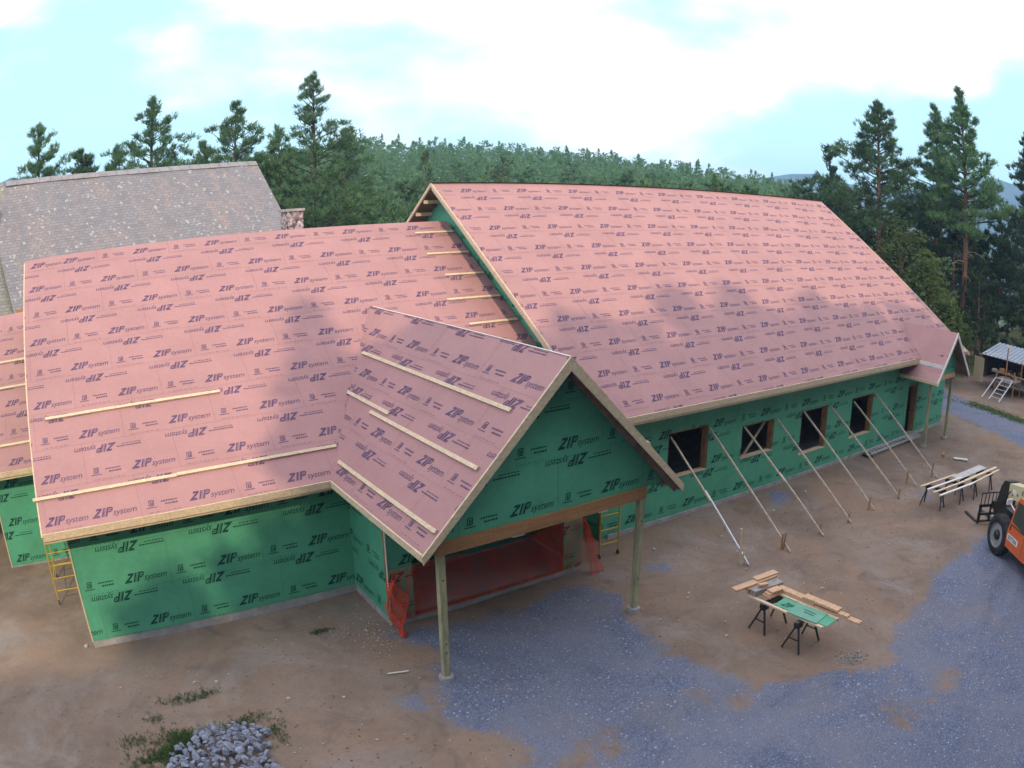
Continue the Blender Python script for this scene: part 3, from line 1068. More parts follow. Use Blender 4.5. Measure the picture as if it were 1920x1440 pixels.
# left slope: u = -y, v up slope
pO, pV = (RX - PW, 0, EL), (cp, 0, sp)
rp = roof_slab('roof', pO, (0, -1, 0), pV, [(OL, 0), (-RY, 0), (-RY, SW), (-ybk, SW)],
               [(.22, .50), (1.45, 1.73 - 1.0), (2.67, .51), (3.88, 1.75), (5.12, .75)], inv=-.25, seed=21, thick=.14)
rp['label'] = 'shaded left slope of the porch roof with three long cleats'
pO2, pV2 = (RX + PW, 0, EL), (-cp, 0, sp)
rp2 = roof_slab('roof', pO2, (0, 1, 0), pV2, [(RY, 0), (-OL, 0), (ybk, SW - .01), (RY, SW - .01)], thick=.14)
rp2['label'] = 'right slope of the porch roof turned away from the camera'
fascia('fascia', (RX - PW - .02, RY, EL - .075), (RX - PW - .02, -OL - .045, EL - .075), .15, .035, rp, seed=31)
fascia('fascia', (RX + PW + .02, RY, EL - .075), (RX + PW + .02, -OL - 1.2, EL - .075), .15, .035, rp2, seed=32)
for s, par in ((-1, rp), (1, rp2)):
    mb = MB()
    yy = RY - .022
    h = .20
    a = (RX + s * (PW + .04), EL - .04)
    mb.prism([(RX, RZ + .01), (RX, RZ - h * 1.40), (RX + s * (PW + .02), EL - h * 1.02), (RX + s * (PW + .045), EL - .03)] if s < 0 else [(RX, RZ + .01), (RX + s * (PW + .045), EL - .03), (RX + s * (PW + .02), EL - h * 1.02), (RX, RZ - h * 1.40)], 1, yy - .02, yy + .02)
    # prism with axis y inserts y between x and z
    mb.build('rake_board', MAT['lumber'], par)
for (a, b, v) in [(-2.61, 4.87, (5.72 - EL) / sp), (-1.77, .88, (4.88 - EL) / sp), (0.04, 5.15, (4.80 - EL) / sp - .06), (.32, 5.29, (3.73 - EL) / sp)]:
    cleat(pO, (0, -1, 0), pV, a, b, v, rp, int(a * 7), w=.09, h=.045)
for (a, b, v) in [(-5.2, -2.2, 3.35), (-5.28, -2.0, 1.55), (-5.0, -2.4, 2.5)]:
    cleat(pO2, (0, 1, 0), pV2, a, b, v, rp2, int(a * 7), w=.09, h=.09)
mb = MB()
mb.box((RX - .02, RY, RZ + .001), (RX + .02, ybk - .3, RZ + .012))
mb.build('ridge_strip', MAT['white'], rp)
# gable wall above the beam
gz = lambda x: RZ - abs(x - RX) * (RZ - EL) / PW - .21
wall('gable_wall', (0, -4.90, 0), (1, 0, 0), None, 0, 0, poly=[(6.94, 3.33), (13.24, 3.33), (13.24, gz(13.24)), (RX, gz(RX)), (6.94, gz(6.94))], thick=.1,
     rows=[(3.47, 8.97), (4.70, 10.17), (5.9, 9.0)], inv=-.28, seed=14, label='green gable wall of the porch', inv_dv=-.42)
mb = MB()
mb.box((7.2, -4.93, 3.04), (9.4, -4.77, 3.34)); mb.box((9.405, -4.93, 3.04), (10.4, -4.77, 3.34)); mb.box((10.405, -4.93, 3.04), (12.76, -4.77, 3.34))
mb.build('beam', MAT['beam'], bld)
mb = MB()
mb.box((9.02, -4.90, 2.99), (9.32, -4.80, 3.035)); mb.box((11.35, -4.90, 2.99), (11.6, -4.80, 3.035))
build_each(mb, 'beam_shim', MAT['white'], bld)
mb = MB()          # ceiling joists and side beams of the porch
mb.box((7.22, -4.76, 3.04), (7.38, -2.21, 3.34)); mb.box((12.6, -4.76, 3.04), (12.74, -2.21, 3.34))
for k in range(11):
    x = 7.7 + k * .45
    mb.box((x, -4.76, 3.12), (x + .04, -2.21, 3.34))
build_each(mb, 'joist', MAT['soffit'], bld)
mb = MB()
for k in range(6):     # rafters on the inside of the right slope
    y = RY + .1 + k * .42
    mb.beam((RX + .1, y, RZ - .42), (RX + PW - .1, y, EL - .18), .04, .12, (0, 0, 1))
build_each(mb, 'rafter', MAT['soffit'], rp2)


def post(x, y, h, s=.14, lab='', sd=0, big=False, bm='concrete'):
    mb = MB()
    mb.box((x - s / 2, y - s / 2, .10), (x + s / 2, y + s / 2, h))
    for k in range(3):
        z = random.Random(sd + k).uniform(.4, h - .5)
        mb.box((x - .012, y - s / 2 - .006, z), (x + .012, y - s / 2 + .01, z + .05), 1)
    o = mb.build('post', [MAT['post'], MAT['black']], bld)
    o['label'] = lab
    m2 = MB()
    m2.tube([(x, y, -.15), (x, y, .085), (x, y, .10)], [.17, .165, .15], 14)
    m2.build('post_base', MAT[bm], o)
    if big:
        place_big(o)
    return o


post(7.33, -4.84, 3.04, .15, 'greenish timber post at the front left of the porch', 1)
post(12.66, -4.84, 3.04, .15, 'greenish timber post at the front right of the porch', 2)
post(32.48, -2.49, 3.02, .13, 'timber post at the left of the small far porch', 3, True)
post(34.75, -2.53, 3.02, .13, 'timber post at the right of the small far porch', 4, True)

# ---- far small porch
FX, FY, FZ, FW = 33.75, -3.13, 5.20, 1.87
FE = 3.15
fp = math.atan2(FZ - FE, FW)
fO, fV = (FX - FW, 0, FE), (math.cos(fp), 0, math.sin(fp))
fS = math.hypot(FZ - FE, FW)
yv_top = -OB + (FZ - EB) / math.tan(PB)
v38 = (3.92 - FE) / math.sin(fp)
rf = roof_slab('roof', fO, (0, -1, 0), fV, [(1.05, 0), (-FY, 0), (-FY, fS), (-yv_top - .05, fS), (OB - .05, v38), (1.05, v38 - .25)],
               [(.70, .9), (1.9, 2.1)], inv=-.2, thick=.10, big=True, seed=41)
rf['label'] = 'small pink roof over the far porch'
rf2 = roof_slab('roof', (FX + FW, 0, FE), (0, 1, 0), (-math.cos(fp), 0, math.sin(fp)), [(FY, 0), (-1.05, 0), (yv_top, fS - .01), (FY, fS - .01)], thick=.10, big=True)
for s, par in ((-1, rf), (1, rf2)):
    mb = MB()
    yy = FY - .02
    pts = [(FX, FZ + .02), (FX, FZ - .20), (FX + s * (FW + .02), FE - .17), (FX + s * (FW + .05), FE - .02)]
    mb.prism(pts if s < 0 else pts[::-1], 1, yy - .02, yy + .02)
    mb.build('rake_board', MAT['white'], par)
mb = MB()
vv = (3.70 - FE) / math.sin(fp)
A = Vector(fO) + Vector(fV) * vv
mb.beam((A.x, -1.80, A.z + .06), (A.x, FY + .0, A.z + .06), .03, .16)
mb.build('drip_board', MAT['white'], rf)
mb = MB()
mb.beam((FX - FW - .02, -1.06, FE - .06), (FX - FW - .02, FY, FE - .06), .03, .14)
mb.build('fascia', MAT['lumber'], rf)
for k in range(4):
    mb = MB()
    mb.box((35.0, -2.9 + k * .35, 3.9 + 0), (35.12, -2.84 + k * .35, 4.0))
mb = MB()
mb.beam((34.95, -3.05, 4.30), (35.3, -3.05, 4.12), .3, .12, (0, 0, 1))
place_big(mb.build('board_scrap', MAT['lumber'], bld))
gz2 = lambda x: FZ - abs(x - FX) * (FZ - FE) / FW - .16
wall('gable_wall', (0, -2.62, 0), (1, 0, 0), None, 0, 0, poly=[(32.35, 3.22), (34.9, 3.22), (34.9, gz2(34.9)), (FX, gz2(FX)), (32.35, gz2(32.35))], thick=.08, rows=[(3.4, 32.6)], big=True, label='small green gable of the far porch')
mb = MB()
mb.box((32.3, -2.66, 3.0), (34.86, -2.5, 3.22)); mb.box((32.4, -2.49, 3.02), (32.54, -1.06, 3.2)); mb.box((34.68, -2.49, 3.02), (34.82, -1.06, 3.2))
place_big(mb.build('beam', MAT['lumber_new'], bld))

# ---- lower wing at the far left
lowO, lowV = (0, 5.42, 3.27), (0, CP, SP)
rl = roof_slab('roof', lowO, (1, 0, 0), lowV, [(-9, 0), (-.01, 0), (-.01, 7.25), (-9, 7.25)], [(.2 + 1.22 * k, -1.75 + 1.22 * (k % 2)) for k in range(6)], seed=51)
rl['label'] = 'lower pink roof at the far left, set back behind the front wing'
rlb = roof_slab('roof', (0, 5.42 + 7.25 * CP, 3.27 + 7.25 * SP), (-1, 0, 0), (0, -CP, SP), [(.01, -7.25), (9, -7.25), (9, -.02), (.01, -.02)])
fascia('fascia', (-9, 5.40, 3.19), (-.05, 5.40, 3.19), .165, .04, rl, seed=52)
for y, z in [(9.35, 0), (8.32, 0), (6.26, 0)]:
    cleat(lowO, (1, 0, 0), lowV, -8.5 + rnd.random(), -.4, (y - 5.42) / CP, rl, 3, m='lumber')
wall('wall', (0, 6.0, 0), (1, 0, 0), (-2.48, -.012), .05, 3.4, rows=[(.15, -2.26), (1.37, -2.23), (2.6, -2.1)], seed=53, label='green wall of the set back lower wing')
mb = MB()
mb.box((-2.52, 5.985, .0), (-2.485, 6.16, 3.2))
mb.build('corner_board', MAT['lumber'], bld)
wall('wall', (-2.48, 12.0, 0), (0, -1, 0), (0, 5.84), .05, 3.4)
mb = MB()
mb.box((-2.5, 6.02, -.3), (0, 6.2, .05))
mb.build('foundation', MAT['concrete'], bld)
mb = MB()
mb.box((-1.3, 11.9, 7.26), (-.62, 12.0, 7.36))
mb.build('end_block', MAT['beam'], bld)

# ------------------------------------------------------------------ old slate-roofed house behind
def slate_material(nm, c1, c2, tint=(0.42, 0.27, 0.20)):
    m = D.materials.new(nm)
    m.use_nodes = True
    nt = m.node_tree
    L = nt.links.new
    p = nt.nodes['Principled BSDF']
    p.inputs['Roughness'].default_value = 0.7
    tc = N(nt, 'ShaderNodeTexCoord')
    mp = N(nt, 'ShaderNodeMapping')
    L(tc.outputs['UV'], mp.inputs[0])
    mps = N(nt, 'ShaderNodeMapping')
    mps.inputs['Rotation'].default_value = (0, 0, math.radians(-25))
    mps.inputs['Scale'].default_value = (1.0, .45, 1)
    L(tc.outputs['UV'], mps.inputs[0])
    br = N(nt, 'ShaderNodeTexBrick', i_Scale=1.0)
    br.inputs['Color1'].default_value = (*c1, 1)
    br.inputs['Color2'].default_value = (*c2, 1)
    br.inputs['Mortar'].default_value = (0.13, 0.13, 0.145, 1)
    br.inputs['Mortar Size'].default_value = 0.012
    br.inputs['Brick Width'].default_value = 0.27
    br.inputs['Row Height'].default_value = 0.155
    L(mp.outputs[0], br.inputs['Vector'])
    n = N(nt, 'ShaderNodeTexNoise', i_Scale=0.8, i_Detail=6.0, i_Roughness=.75, i_Distortion=.7)
    L(mps.outputs[0], n.inputs['Vector'])
    r = N(nt, 'ShaderNodeMapRange', i_From_Min=.46, i_From_Max=.64, i_To_Max=.60)
    L(n.outputs[0], r.inputs[0])
    vo = N(nt, 'ShaderNodeTexVoronoi', i_Scale=9.5)
    L(mp.outputs[0], vo.inputs['Vector'])
    sc = N(nt, 'ShaderNodeSeparateColor')
    L(vo.outputs['Color'], sc.inputs[0])
    mu = N(nt, 'ShaderNodeMath', op='MULTIPLY')
    L(r.outputs[0], mu.inputs[0]); L(sc.outputs[0], mu.inputs[1])
    mx = N(nt, 'ShaderNodeMix', data_type='RGBA')
    L(mu.outputs[0], mx.inputs[0]); L(br.outputs[0], mx.inputs[6])
    mx.inputs[7].default_value = (*tint, 1)
    r2 = N(nt, 'ShaderNodeMapRange', i_From_Min=.965, i_From_Max=.98, i_To_Max=.4)
    L(sc.outputs[1], r2.inputs[0])
    m2 = N(nt, 'ShaderNodeMix', data_type='RGBA')
    L(r2.outputs[0], m2.inputs[0]); L(mx.outputs[2], m2.inputs[6])
    m2.inputs[7].default_value = (0.62, 0.60, 0.60, 1)
    L(m2.outputs[2], p.inputs['Base Color'])
    b = N(nt, 'ShaderNodeBump', i_Strength=.5, i_Distance=.03)
    L(br.outputs['Fac'], b.inputs['Height'])
    b.invert = True
    L(b.outputs[0], p.inputs['Normal'])
    return m


def uv_planar(o, U, V):
    me = o.data
    uv = me.uv_layers.new(name='UVMap')
    for lp in me.loops:
        c = me.vertices[lp.vertex_index].co
        uv.data[lp.index].uv = (c.dot(U), c.dot(V))


house = empty('old_house', (11.28, 22, 0), math.radians(20.6), 'old house with weathered slate roof and fieldstone chimney behind the pink roof', 'house')
slate = slate_material('slate_shingles', (0.175, 0.178, 0.20), (0.225, 0.228, 0.25), (0.36, 0.26, 0.215))
slate2 = slate_material('mossy_slate_shingles', (0.19, 0.20, 0.18), (0.25, 0.26, 0.23), (0.32, 0.28, 0.17))
hp = math.radians(51)
ch, sh_ = math.cos(hp), math.sin(hp)
HS, HL = 8.6, 14.2
mb = MB()
# curved slightly sagging ridge, slope down towards -y (front)
segs = 14
for i in range(segs - 1 + 2):
    for j in range(8):
        def P(a, b):
            u = -HL * a / segs
            s = HS * b / 8
            sag = -.10 * math.sin(math.pi * a / segs) + .03 * math.sin(a * 1.7)
            return (u, -s * ch, 12.56 + sag - s * sh_)
        mb.face([P(i, j), P(i + 1, j), P(i + 1, j + 1), P(i, j + 1)], 0)
ro = mb.build('roof', slate, house)
uv_planar(ro, Vector((1, 0, 0)), Vector((0, ch, sh_)))
mb = MB()
mb.face([(-HL, 0, 12.5), (0, 0, 12.5), (0, HS * ch, 12.5 - HS * sh_), (-HL, HS * ch, 12.5 - HS * sh_)])
rb_ = mb.build('roof', slate, house)
uv_planar(rb_, Vector((1, 0, 0)), Vector((0, -ch, sh_)))
mb = MB()
for i in range(24):
    a, b = -HL + HL * i / 24, -HL + HL * (i + 1) / 24 - .02
    z = 12.56 - .10 * math.sin(math.pi * -a / HL)
    mb.beam((a, -.10, z - .085), (b, -.10, z - .085), .30, .05, (0, -.78, .63))
mb.build('ridge_cap', mat('ridge_slate', (0.27, 0.27, 0.29), .7), ro)
mb = MB()
mb.face([(-.15, -HS * ch + .3, 0), (-.15, HS * ch - .3, 0), (-.15, HS * ch - .3, 12.3 - HS * sh_), (-.15, 0, 12.3), (-.15, -HS * ch + .3, 12.3 - HS * sh_)])
mb.face([(-HL, -HS * ch + .3, 0), (-.15, -HS * ch + .3, 0), (-.15, -HS * ch + .3, 6.2), (-HL, -HS * ch + .3, 6.2)])
mb.build('wall', MAT['stone'], house)
# cross wing on the left: slope meeting the main roof in a valley
mb = MB()
inv = Matrix.Rotation(-math.radians(20.6), 4, 'Z') @ Matrix.Translation((-11.28, -22, 0))
TL = inv @ Vector((-2.13, 16.9, 12.56)); BL = inv @ Vector((-1.05, 13.2, 7.4))
A_ = TL + Vector((-1.4, -.3, 0)); B_ = BL + Vector((-3.4, -1.4, 1.2))
C_ = TL + (TL - BL) * .0
mb.face([TL + Vector((.06, .05, .02)), TL + Vector((-5.5, -.9, -.2)), BL + Vector((-7, -1.5, .2)), BL + (BL - TL) * .4 + Vector((.1, .1, 0)), BL + Vector((.10, .10, .0))])
cw = mb.build('roof', slate2, house)
uv_planar(cw, Vector((1, 0, 0)), Vector((0, .63, .77)))
# red dormer end just showing at the picture's left edge
mb = MB()
q = inv @ Vector((-2.30, 15.2, 10.9))
mb.box((q.x - 2.0, q.y - .2, 10.7), (q.x - .05, q.y + 1.6, 11.8))
mb.build('dormer_wall', MAT['red'], house)
mb = MB()
mb.box((q.x - .05, q.y - .2, 10.7), (q.x + .02, q.y + 1.2, 11.2))
mb.build('dormer_trim', MAT['white'], house)
# chimney
chm = MB()
q = inv @ Vector((11.54, 16.7, 0))
chM = Matrix.Translation((q.x, q.y, 0)) @ Matrix.Rotation(-math.radians(20.6 - 4), 4, 'Z')
chm.box((-.40, -.40, 4), (.40, .40, 9.80), 0, chM)
co_ = chm.build('chimney', None or D.materials.new('fieldstone'), house)
fm = co_.data.materials[0]
fm.use_nodes = True
nt = fm.node_tree
v_ = N(nt, 'ShaderNodeTexVoronoi', i_Scale=9.0)
tc_ = N(nt, 'ShaderNodeTexCoord')
nt.links.new(tc_.outputs['Object'], v_.inputs['Vector'])
rp_ = N(nt, 'ShaderNodeValToRGB')
rp_.color_ramp.elements[0].color = (0.05, 0.045, 0.07, 1)
rp_.color_ramp.elements[1].color = (0.58, 0.54, 0.56, 1)
e_ = rp_.color_ramp.elements.new(.5)
e_.color = (0.20, 0.15, 0.15, 1)
sc_ = N(nt, 'ShaderNodeSeparateColor')
nt.links.new(v_.outputs['Color'], sc_.inputs[0])
nt.links.new(sc_.outputs[0], rp_.inputs[0])
nt.links.new(rp_.outputs[0], nt.nodes['Principled BSDF'].inputs['Base Color'])
mb = MB()
mb.box((-.47, -.47, 9.803), (.47, .47, 9.92), 0, chM)
mb.build('chimney_cap', MAT['concrete'], co_)

# ------------------------------------------------------------------ wall braces and stakes
tops = [(17.30, 2.80), (19.05, 2.78), (20.80, 2.55), (22.55, 2.58), (24.25, 2.56), (26.0, 2.55), (27.82, 2.45), (29.58, 2.56)]
feet = [(16.94, -5.02), (18.68, -5.24), (20.38, -5.32), (22.04, -5.36), (23.69, -5.31), (25.55, -5.39), (27.27, -5.25), (28.95, -5.42)]
stk = [(16.81, -4.82), (18.60, -4.97), (20.51, -5.10), (22.07, -5.20), (23.6, -5.11), (25.44, -5.36), (27.19, -4.79), (28.86, -5.17)]
where = ['left edge of the window nearest the porch', 'right edge of the window nearest the porch', 'left edge of the window with the crossed board', 'right edge of the window with the crossed board',
         'left edge of the third window', 'right edge of the third window', 'left edge of the window nearest the far door', 'right edge of the window nearest the far door']
for i in range(8):
    T = BM @ Vector((tops[i][0], -1.12, tops[i][1]))
    Fp = Vector((feet[i][0], feet[i][1], .03 + float(ground_h(feet[i][0], feet[i][1]))))
    mb = MB()
    Mid = (T + Fp) / 2
    if i in (0, 2):
        mb.beam(T, T + (Fp - T) * .52, .05, .05, (0, 0, 1)); mb.beam(T + (Fp - T) * .44 + Vector((.045, 0, 0)), Fp, .045, .05, (0, 0, 1), 1 if i == 0 else 0)
    else:
        mb.beam(T, Fp, .045, .06, (0, 0, 1))
    b = mb.build('wall_brace', [MAT['brace'], MAT['alu']])
    tag(b, 'diagonal timber brace propped to the ' + where[i], 'brace', 'diagonal braces propping the long green wall')
    mb = MB()
    sx, sy = stk[i]
    h = [1.15, .5, .35, .3, .45, .35, .55, .62][i]
    le = [(-.12, .02), (-.06, 0), (-.05, 0), (.02, 0), (.02, 0), (.05, 0), (0, 0), (0, 0)][i]
    mb.beam((sx, sy, -.1), (sx + le[0], sy + le[1], h), .04, .05, (0, 1, 0))
    if i in (0, 1):
        mb.beam((sx + .02, sy - .04, .0), (sx + .07, sy - .02, .5), .035, .04, (0, 1, 0))
    s_ = mb.build('ground_stake', MAT['beam' if i else 'lumber'])
    tag(s_, ('tall leaning stake' if i == 0 else 'short stake') + ' by the brace to the ' + where[i], 'stake', 'stakes holding the brace feet')

# aluminium ladder lying along the wall
ld = empty('ladder', (0, 0, 0), 0, 'aluminium extension ladder lying on the dirt along the green wall', 'ladder')
mb = MB()
for y in (-1.28, -1.66):
    mb.box((28.9, y - .022, .13), (32.8, y + .022, .20))
build_each(mb, 'rail', MAT['alu'], ld, place_big)
mb = MB()
for k in range(13):
    x = 29.1 + k * .29
    mb.box((x, -1.65, .145), (x + .06, -1.30, .18))
build_each(mb, 'rung', MAT['alu'], ld, place_big)
mb = MB()
mb.box((28.8, -1.7, .02), (29.0, -1.24, .09)); mb.box((32.5, -1.7, .02), (32.6, -1.24, .09))
build_each(mb, 'foot_bar', MAT['black'], ld, place_big)

# ------------------------------------------------------------------ rolling scaffolds
def frame_mesh(w, h, rungs, z0=.14, r=.022):
    mb = MB()
    mb.tube([(0, 0, z0), (0, 0, h)], r, 8)
    mb.tube([(w, 0, z0), (w, 0, h)], r, 8)
    for z in rungs:
        mb.tube([(0, 0, z), (w, 0, z)], r * .8, 8)
    return mb


def caster(parent, x, y):
    mb = MB()
    mb.tube([(x - .02, y, .06), (x + .02, y, .06)], .058, 12)
    mb.box((x - .018, y - .02, .09), (x + .018, y + .02, .15))
    return mb.build('caster', MAT['black'], parent)


sc1 = empty('scaffold', (-.86, 2.80, 0), 0, 'yellow rolling scaffold with a board on top beside the left wall corner', 'scaffold')
for y in (0, 1.84):
    mb = frame_mesh(.72, 2.0, [.42, .80, 1.18, 1.56, 1.86])
    o = mb.build('frame', MAT['yellow'], sc1)
    o.location = (0, y, 0)
mb = MB()
for x in (0, .72):
    for z in (.62, 1.82):
        mb.tube([(x, 0, z), (x, 1.84, z)], .016, 6)
build_each(mb, 'side_rail', MAT['yellow'], sc1)
mb = MB()
mb.box((.0, .03, 1.885), (.74, 1.8, 1.93))
mb.build('platform', MAT['beam'], sc1)
for x in (0, .72):
    for y in (0, 1.84):
        caster(sc1, x, y)
sc2 = empty('scaffold', (13.84, -2.03, 0), math.radians(-4), 'yellow scaffold end frame standing under the right end of the porch beam', 'scaffold')
mb = frame_mesh(.66, 2.9, [.42, .86, 1.30, 1.74, 2.2, 2.6], r=.027)
mb.tube([(.02, .05, .5), (.02, .05, 2.9)], .02, 8)
mb.build('frame', MAT['yellow'], sc2)
caster(sc2, 0, 0); caster(sc2, .66, 0)

# ------------------------------------------------------------------ orange safety net across the entrance
def net_material():
    m = D.materials.new('orange_netting')
    m.use_nodes = True
    nt = m.node_tree
    p = nt.nodes['Principled BSDF']
    p.inputs['Base Color'].default_value = (0.75, 0.06, 0.035, 1)
    p.inputs['Roughness'].default_value = .6
    n = N(nt, 'ShaderNodeTexNoise', i_Scale=3.0)
    mr = N(nt, 'ShaderNodeMix', data_type='RGBA')
    mr.inputs[6].default_value = (0.62, 0.04, 0.03, 1)
    mr.inputs[7].default_value = (0.85, 0.09, 0.04, 1)
    nt.links.new(n.outputs[0], mr.inputs[0]); nt.links.new(mr.outputs[2], p.inputs['Base Color'])
    return m


def net(name, P, nu, nv, w, parent=None):
    """P(a, b) for a,b in 0..1 gives a point; strips along both directions"""
    mb = MB()
    for i in range(nu + 1):
        a = i / nu
        for j in range(nv):
            p, q = Vector(P(a, j / nv)), Vector(P(a, (j + 1) / nv))
            mb.tube([p, q], w, 3, cap=False)
    for j in range(nv + 1):
        b = j / nv
        for i in range(nu):
            p, q = Vector(P(i / nu, b)), Vector(P((i + 1) / nu, b))
            mb.tube([p, q], w * (1.6 if j in (0, nv) else 1), 3, cap=False)
    return mb.build(name, MAT['net'], parent)


MAT['net'] = net_material()
nt_ = empty('safety_net', (7.3, -2.27, 0), 0, 'orange plastic safety netting stretched across the wide porch entrance', 'netting')
def Pn(a, b):
    x = 0.02 + a * 5.78
    z = 0.16 + b * (1.38 + .05 * math.sin(a * 9)) - .06 * math.sin(math.pi * a) * b
    return (x, -.03 * math.sin(a * 40 + b * 5) - .015, z)
net('mesh_panel', Pn, 100, 26, .0042, nt_)
def Pl(a, b):        # loose bunched end at the left corner
    z = 1.28 * b + .02
    wdt = (.08 + .50 * math.sin(math.pi * min(1, (1 - b) * 1.15 + .02)))
    x = -.02 + (a - .5) * wdt + .05 * math.sin(b * 17 + a * 9)
    return (x + .05, -.10 - .35 * (1 - b) - .10 * math.sin(a * 14 + b * 11), z)
net('loose_end', Pl, 17, 34, .006, nt_)
def Pr(a, b):
    z = 1.45 * b + .02
    wdt = .06 + .42 * (1 - b)
    return (5.72 + a * wdt, -.06 - .32 * (1 - b) - .06 * math.sin(a * 15 + b * 9), z)
net('loose_end', Pr, 11, 30, .006, nt_)

# ------------------------------------------------------------------ sawhorse work tables
def sawhorse(loc, rz, L=.85, h=.76, spread=.26):
    t = empty('sawhorse', loc, rz)
    mb = MB()
    mb.box((-L / 2, -.05, h - .11), (L / 2, .05, h))
    mb.box((-L / 2 + .05, -.065, h - .18), (-L / 2 + .25, .065, h - .112)); mb.box((L / 2 - .25, -.065, h - .18), (L / 2 - .05, .065, h - .112))
    mb.build('top_bar', MAT['black'], t)
    for sx in (-1, 1):
        for sy in (-1, 1):
            mb = MB()
            mb.beam((sx * (L / 2 - .10), sy * .04, h - .15), (sx * (L / 2 + .02), sy * spread, .0), .045, .035, (0, 1, 0))
            mb.build('leg', MAT['black'], t)
        mb = MB()
        mb.beam((sx * (L / 2 - .03), -spread * .62, .30), (sx * (L / 2 - .03), spread * .62, .30), .02, .03)
        mb.build('cross_brace', MAT['black'], t)
    return t


SH0 = sawhorse((14.72, -7.60, 0), 0, .84)
tag(SH0, 'black folding sawhorse under the far end of the lumber table near the gravel', 'sawhorse', 'black folding sawhorses')
labs = ['black folding sawhorse under the green offcuts, nearest the camera', 'black sawhorse at the left end of the long board bench', 'black sawhorse second from the left under the board bench',
        'black sawhorse third from the left under the board bench', 'black sawhorse at the right end of the board bench']
for (x, y, a), l in zip([(14.65, -8.73, 2), (25.83, -6.72, -84), (27.06, -7.05, -84), (28.02, -7.28, -84), (29.33, -7.48, -84)], labs):
    c = copy_tree(SH0)
    c.location = (x, y, 0)
    c.rotation_euler = (0, 0, math.radians(a))
    c['label'] = l


def board(name, a, b, w, h, m, label, cat='board', group=None, upv=(0, 0, 1)):
    mb = MB()
    mb.beam(a, b, w, h, upv)
    return tag(mb.build(name, MAT[m]), label, cat, group)


zt = .76
board('table_rail', (14.36, -7.0, zt + .02), (14.50, -9.35, zt + .02), .09, .04, 'lumber', 'pale two-by-four rail along the left side of the lumber table', 'board')
board('table_rail', (15.02, -7.2, zt + .02), (15.10, -9.40, zt + .02), .09, .04, 'lumber', 'pale two-by-four rail under the orange planks', 'board')
mb = MB(); mb.beam((14.70, -7.85, zt + .048), (14.79, -9.42, zt + .048), .46, .014)
tag(mb.build('sheathing_offcut', MAT['green']), 'large green sheathing offcut lying across the sawhorse table', 'offcut', 'sheathing offcuts on the table')
mb = MB(); mb.beam((14.66, -8.30, zt + .066), (14.76, -9.14, zt + .066), .58, .014)
o = mb.build('sheathing_offcut', MAT['green'])
tag(o, 'pale green square offcut with dark print lying on the larger green piece', 'offcut', 'sheathing offcuts on the table')
o.data.materials.clear(); o.data.materials.append(mat('pale_green_sheet', (0.14, 0.36, 0.27), .6, var=.06))
mb = MB()
for du, dv, s in [(-.25, .0, 0), (.1, .0, 0)]:
    pass
F_ = lambda u, v: (14.55 + v * .5, -8.05 - u * .5, zt + .058)
stamp(mb, WORD[:20] * 1.0, 0, 0, [[(-5, -5), (5, -5), (5, 5), (-5, 5)]], lambda u, v: (14.56 + v * .9, -8.0 - u * .55, zt + .0575), 0)
pm = mb.build('print', MAT['ink_green'], D.objects['sheathing_offcut'])
mb = MB()
stamp(mb, SMALL * 1.0, -1.72, 0, [[(-5, -5), (5, -5), (5, 5), (-5, 5)]], lambda u, v: (14.62 + v * 1.2, -8.55 - u * .9, zt + .0755), 0)
mb.build('print', MAT['ink_green'], o)
gl = 'plank offcuts stacked on the lumber table'
R_ = [((14.02, -6.90), (15.42, -7.06), .20, .05, zt + .215, 'lumber_new', 'long plank with a weathered end sticking out over the left of the lumber pile'),
      ((14.40, -7.16), (15.36, -7.30), .27, .15, zt + .115, 'greywood', 'thick weathered grey beam offcut in the lumber pile'),
      ((14.35, -7.02), (15.1, -7.12), .20, .045, zt + .165, 'beam', 'brown plank lying under the long plank of the lumber pile'),
      ((14.78, -6.93), (15.52, -7.02), .20, .045, zt + .262, 'lumber_new', 'short bright plank on the top of the long one'),
      ((14.62, -7.20), (14.86, -7.28), .11, .07, zt + .245, 'lumber_new', 'small square block on the middle of the lumber pile'),
      ((14.58, -7.50), (15.08, -7.52), .26, .055, zt + .07, 'lumber_new', 'lowest of the three short boards stacked beside the green sheet'),
      ((14.62, -7.49), (15.08, -7.53), .20, .045, zt + .12, 'lumber_new', 'middle of the three short boards stacked beside the green sheet'),
      ((14.70, -7.50), (15.06, -7.55), .22, .045, zt + .167, 'lumber_new', 'topmost of the three short boards stacked beside the green sheet'),
      ((15.18, -7.42), (15.22, -8.6), .20, .09, zt + .085, 'lumber_new', 'orange plank starting beside the block pile on the right of the table'),
      ((15.20, -8.25), (15.26, -9.30), .22, .06, zt + .162, 'lumber_new', 'orange plank lying on top in the middle of the right-hand row'),
      ((15.20, -8.62), (15.28, -9.95), .17, .05, zt + .06, 'lumber_new', 'orange plank projecting beyond the near end of the table'),
      ((15.23, -9.31), (15.25, -9.60), .15, .05, zt + .112, 'lumber_new', 'short orange block between two orange planks')]
for a, b, w, h, z, m, l in R_:
    board('plank', (a[0], a[1], z), (b[0], b[1], z), w, h, m, l, 'plank', gl)
mb = MB()
rr = random.Random(4)
for k in range(140):     # sawdust and chips below the end of the table
    x, y = 15.0 + rr.gauss(0, .22), -10.05 + rr.gauss(0, .16)
    s = rr.uniform(.006, .02)
    mb.box((x - s, y - s * .6, -.02), (x + s, y + s * .6, rr.uniform(.01, .04)))
tag(mb.build('sawdust', MAT['concrete']), kind='stuff')

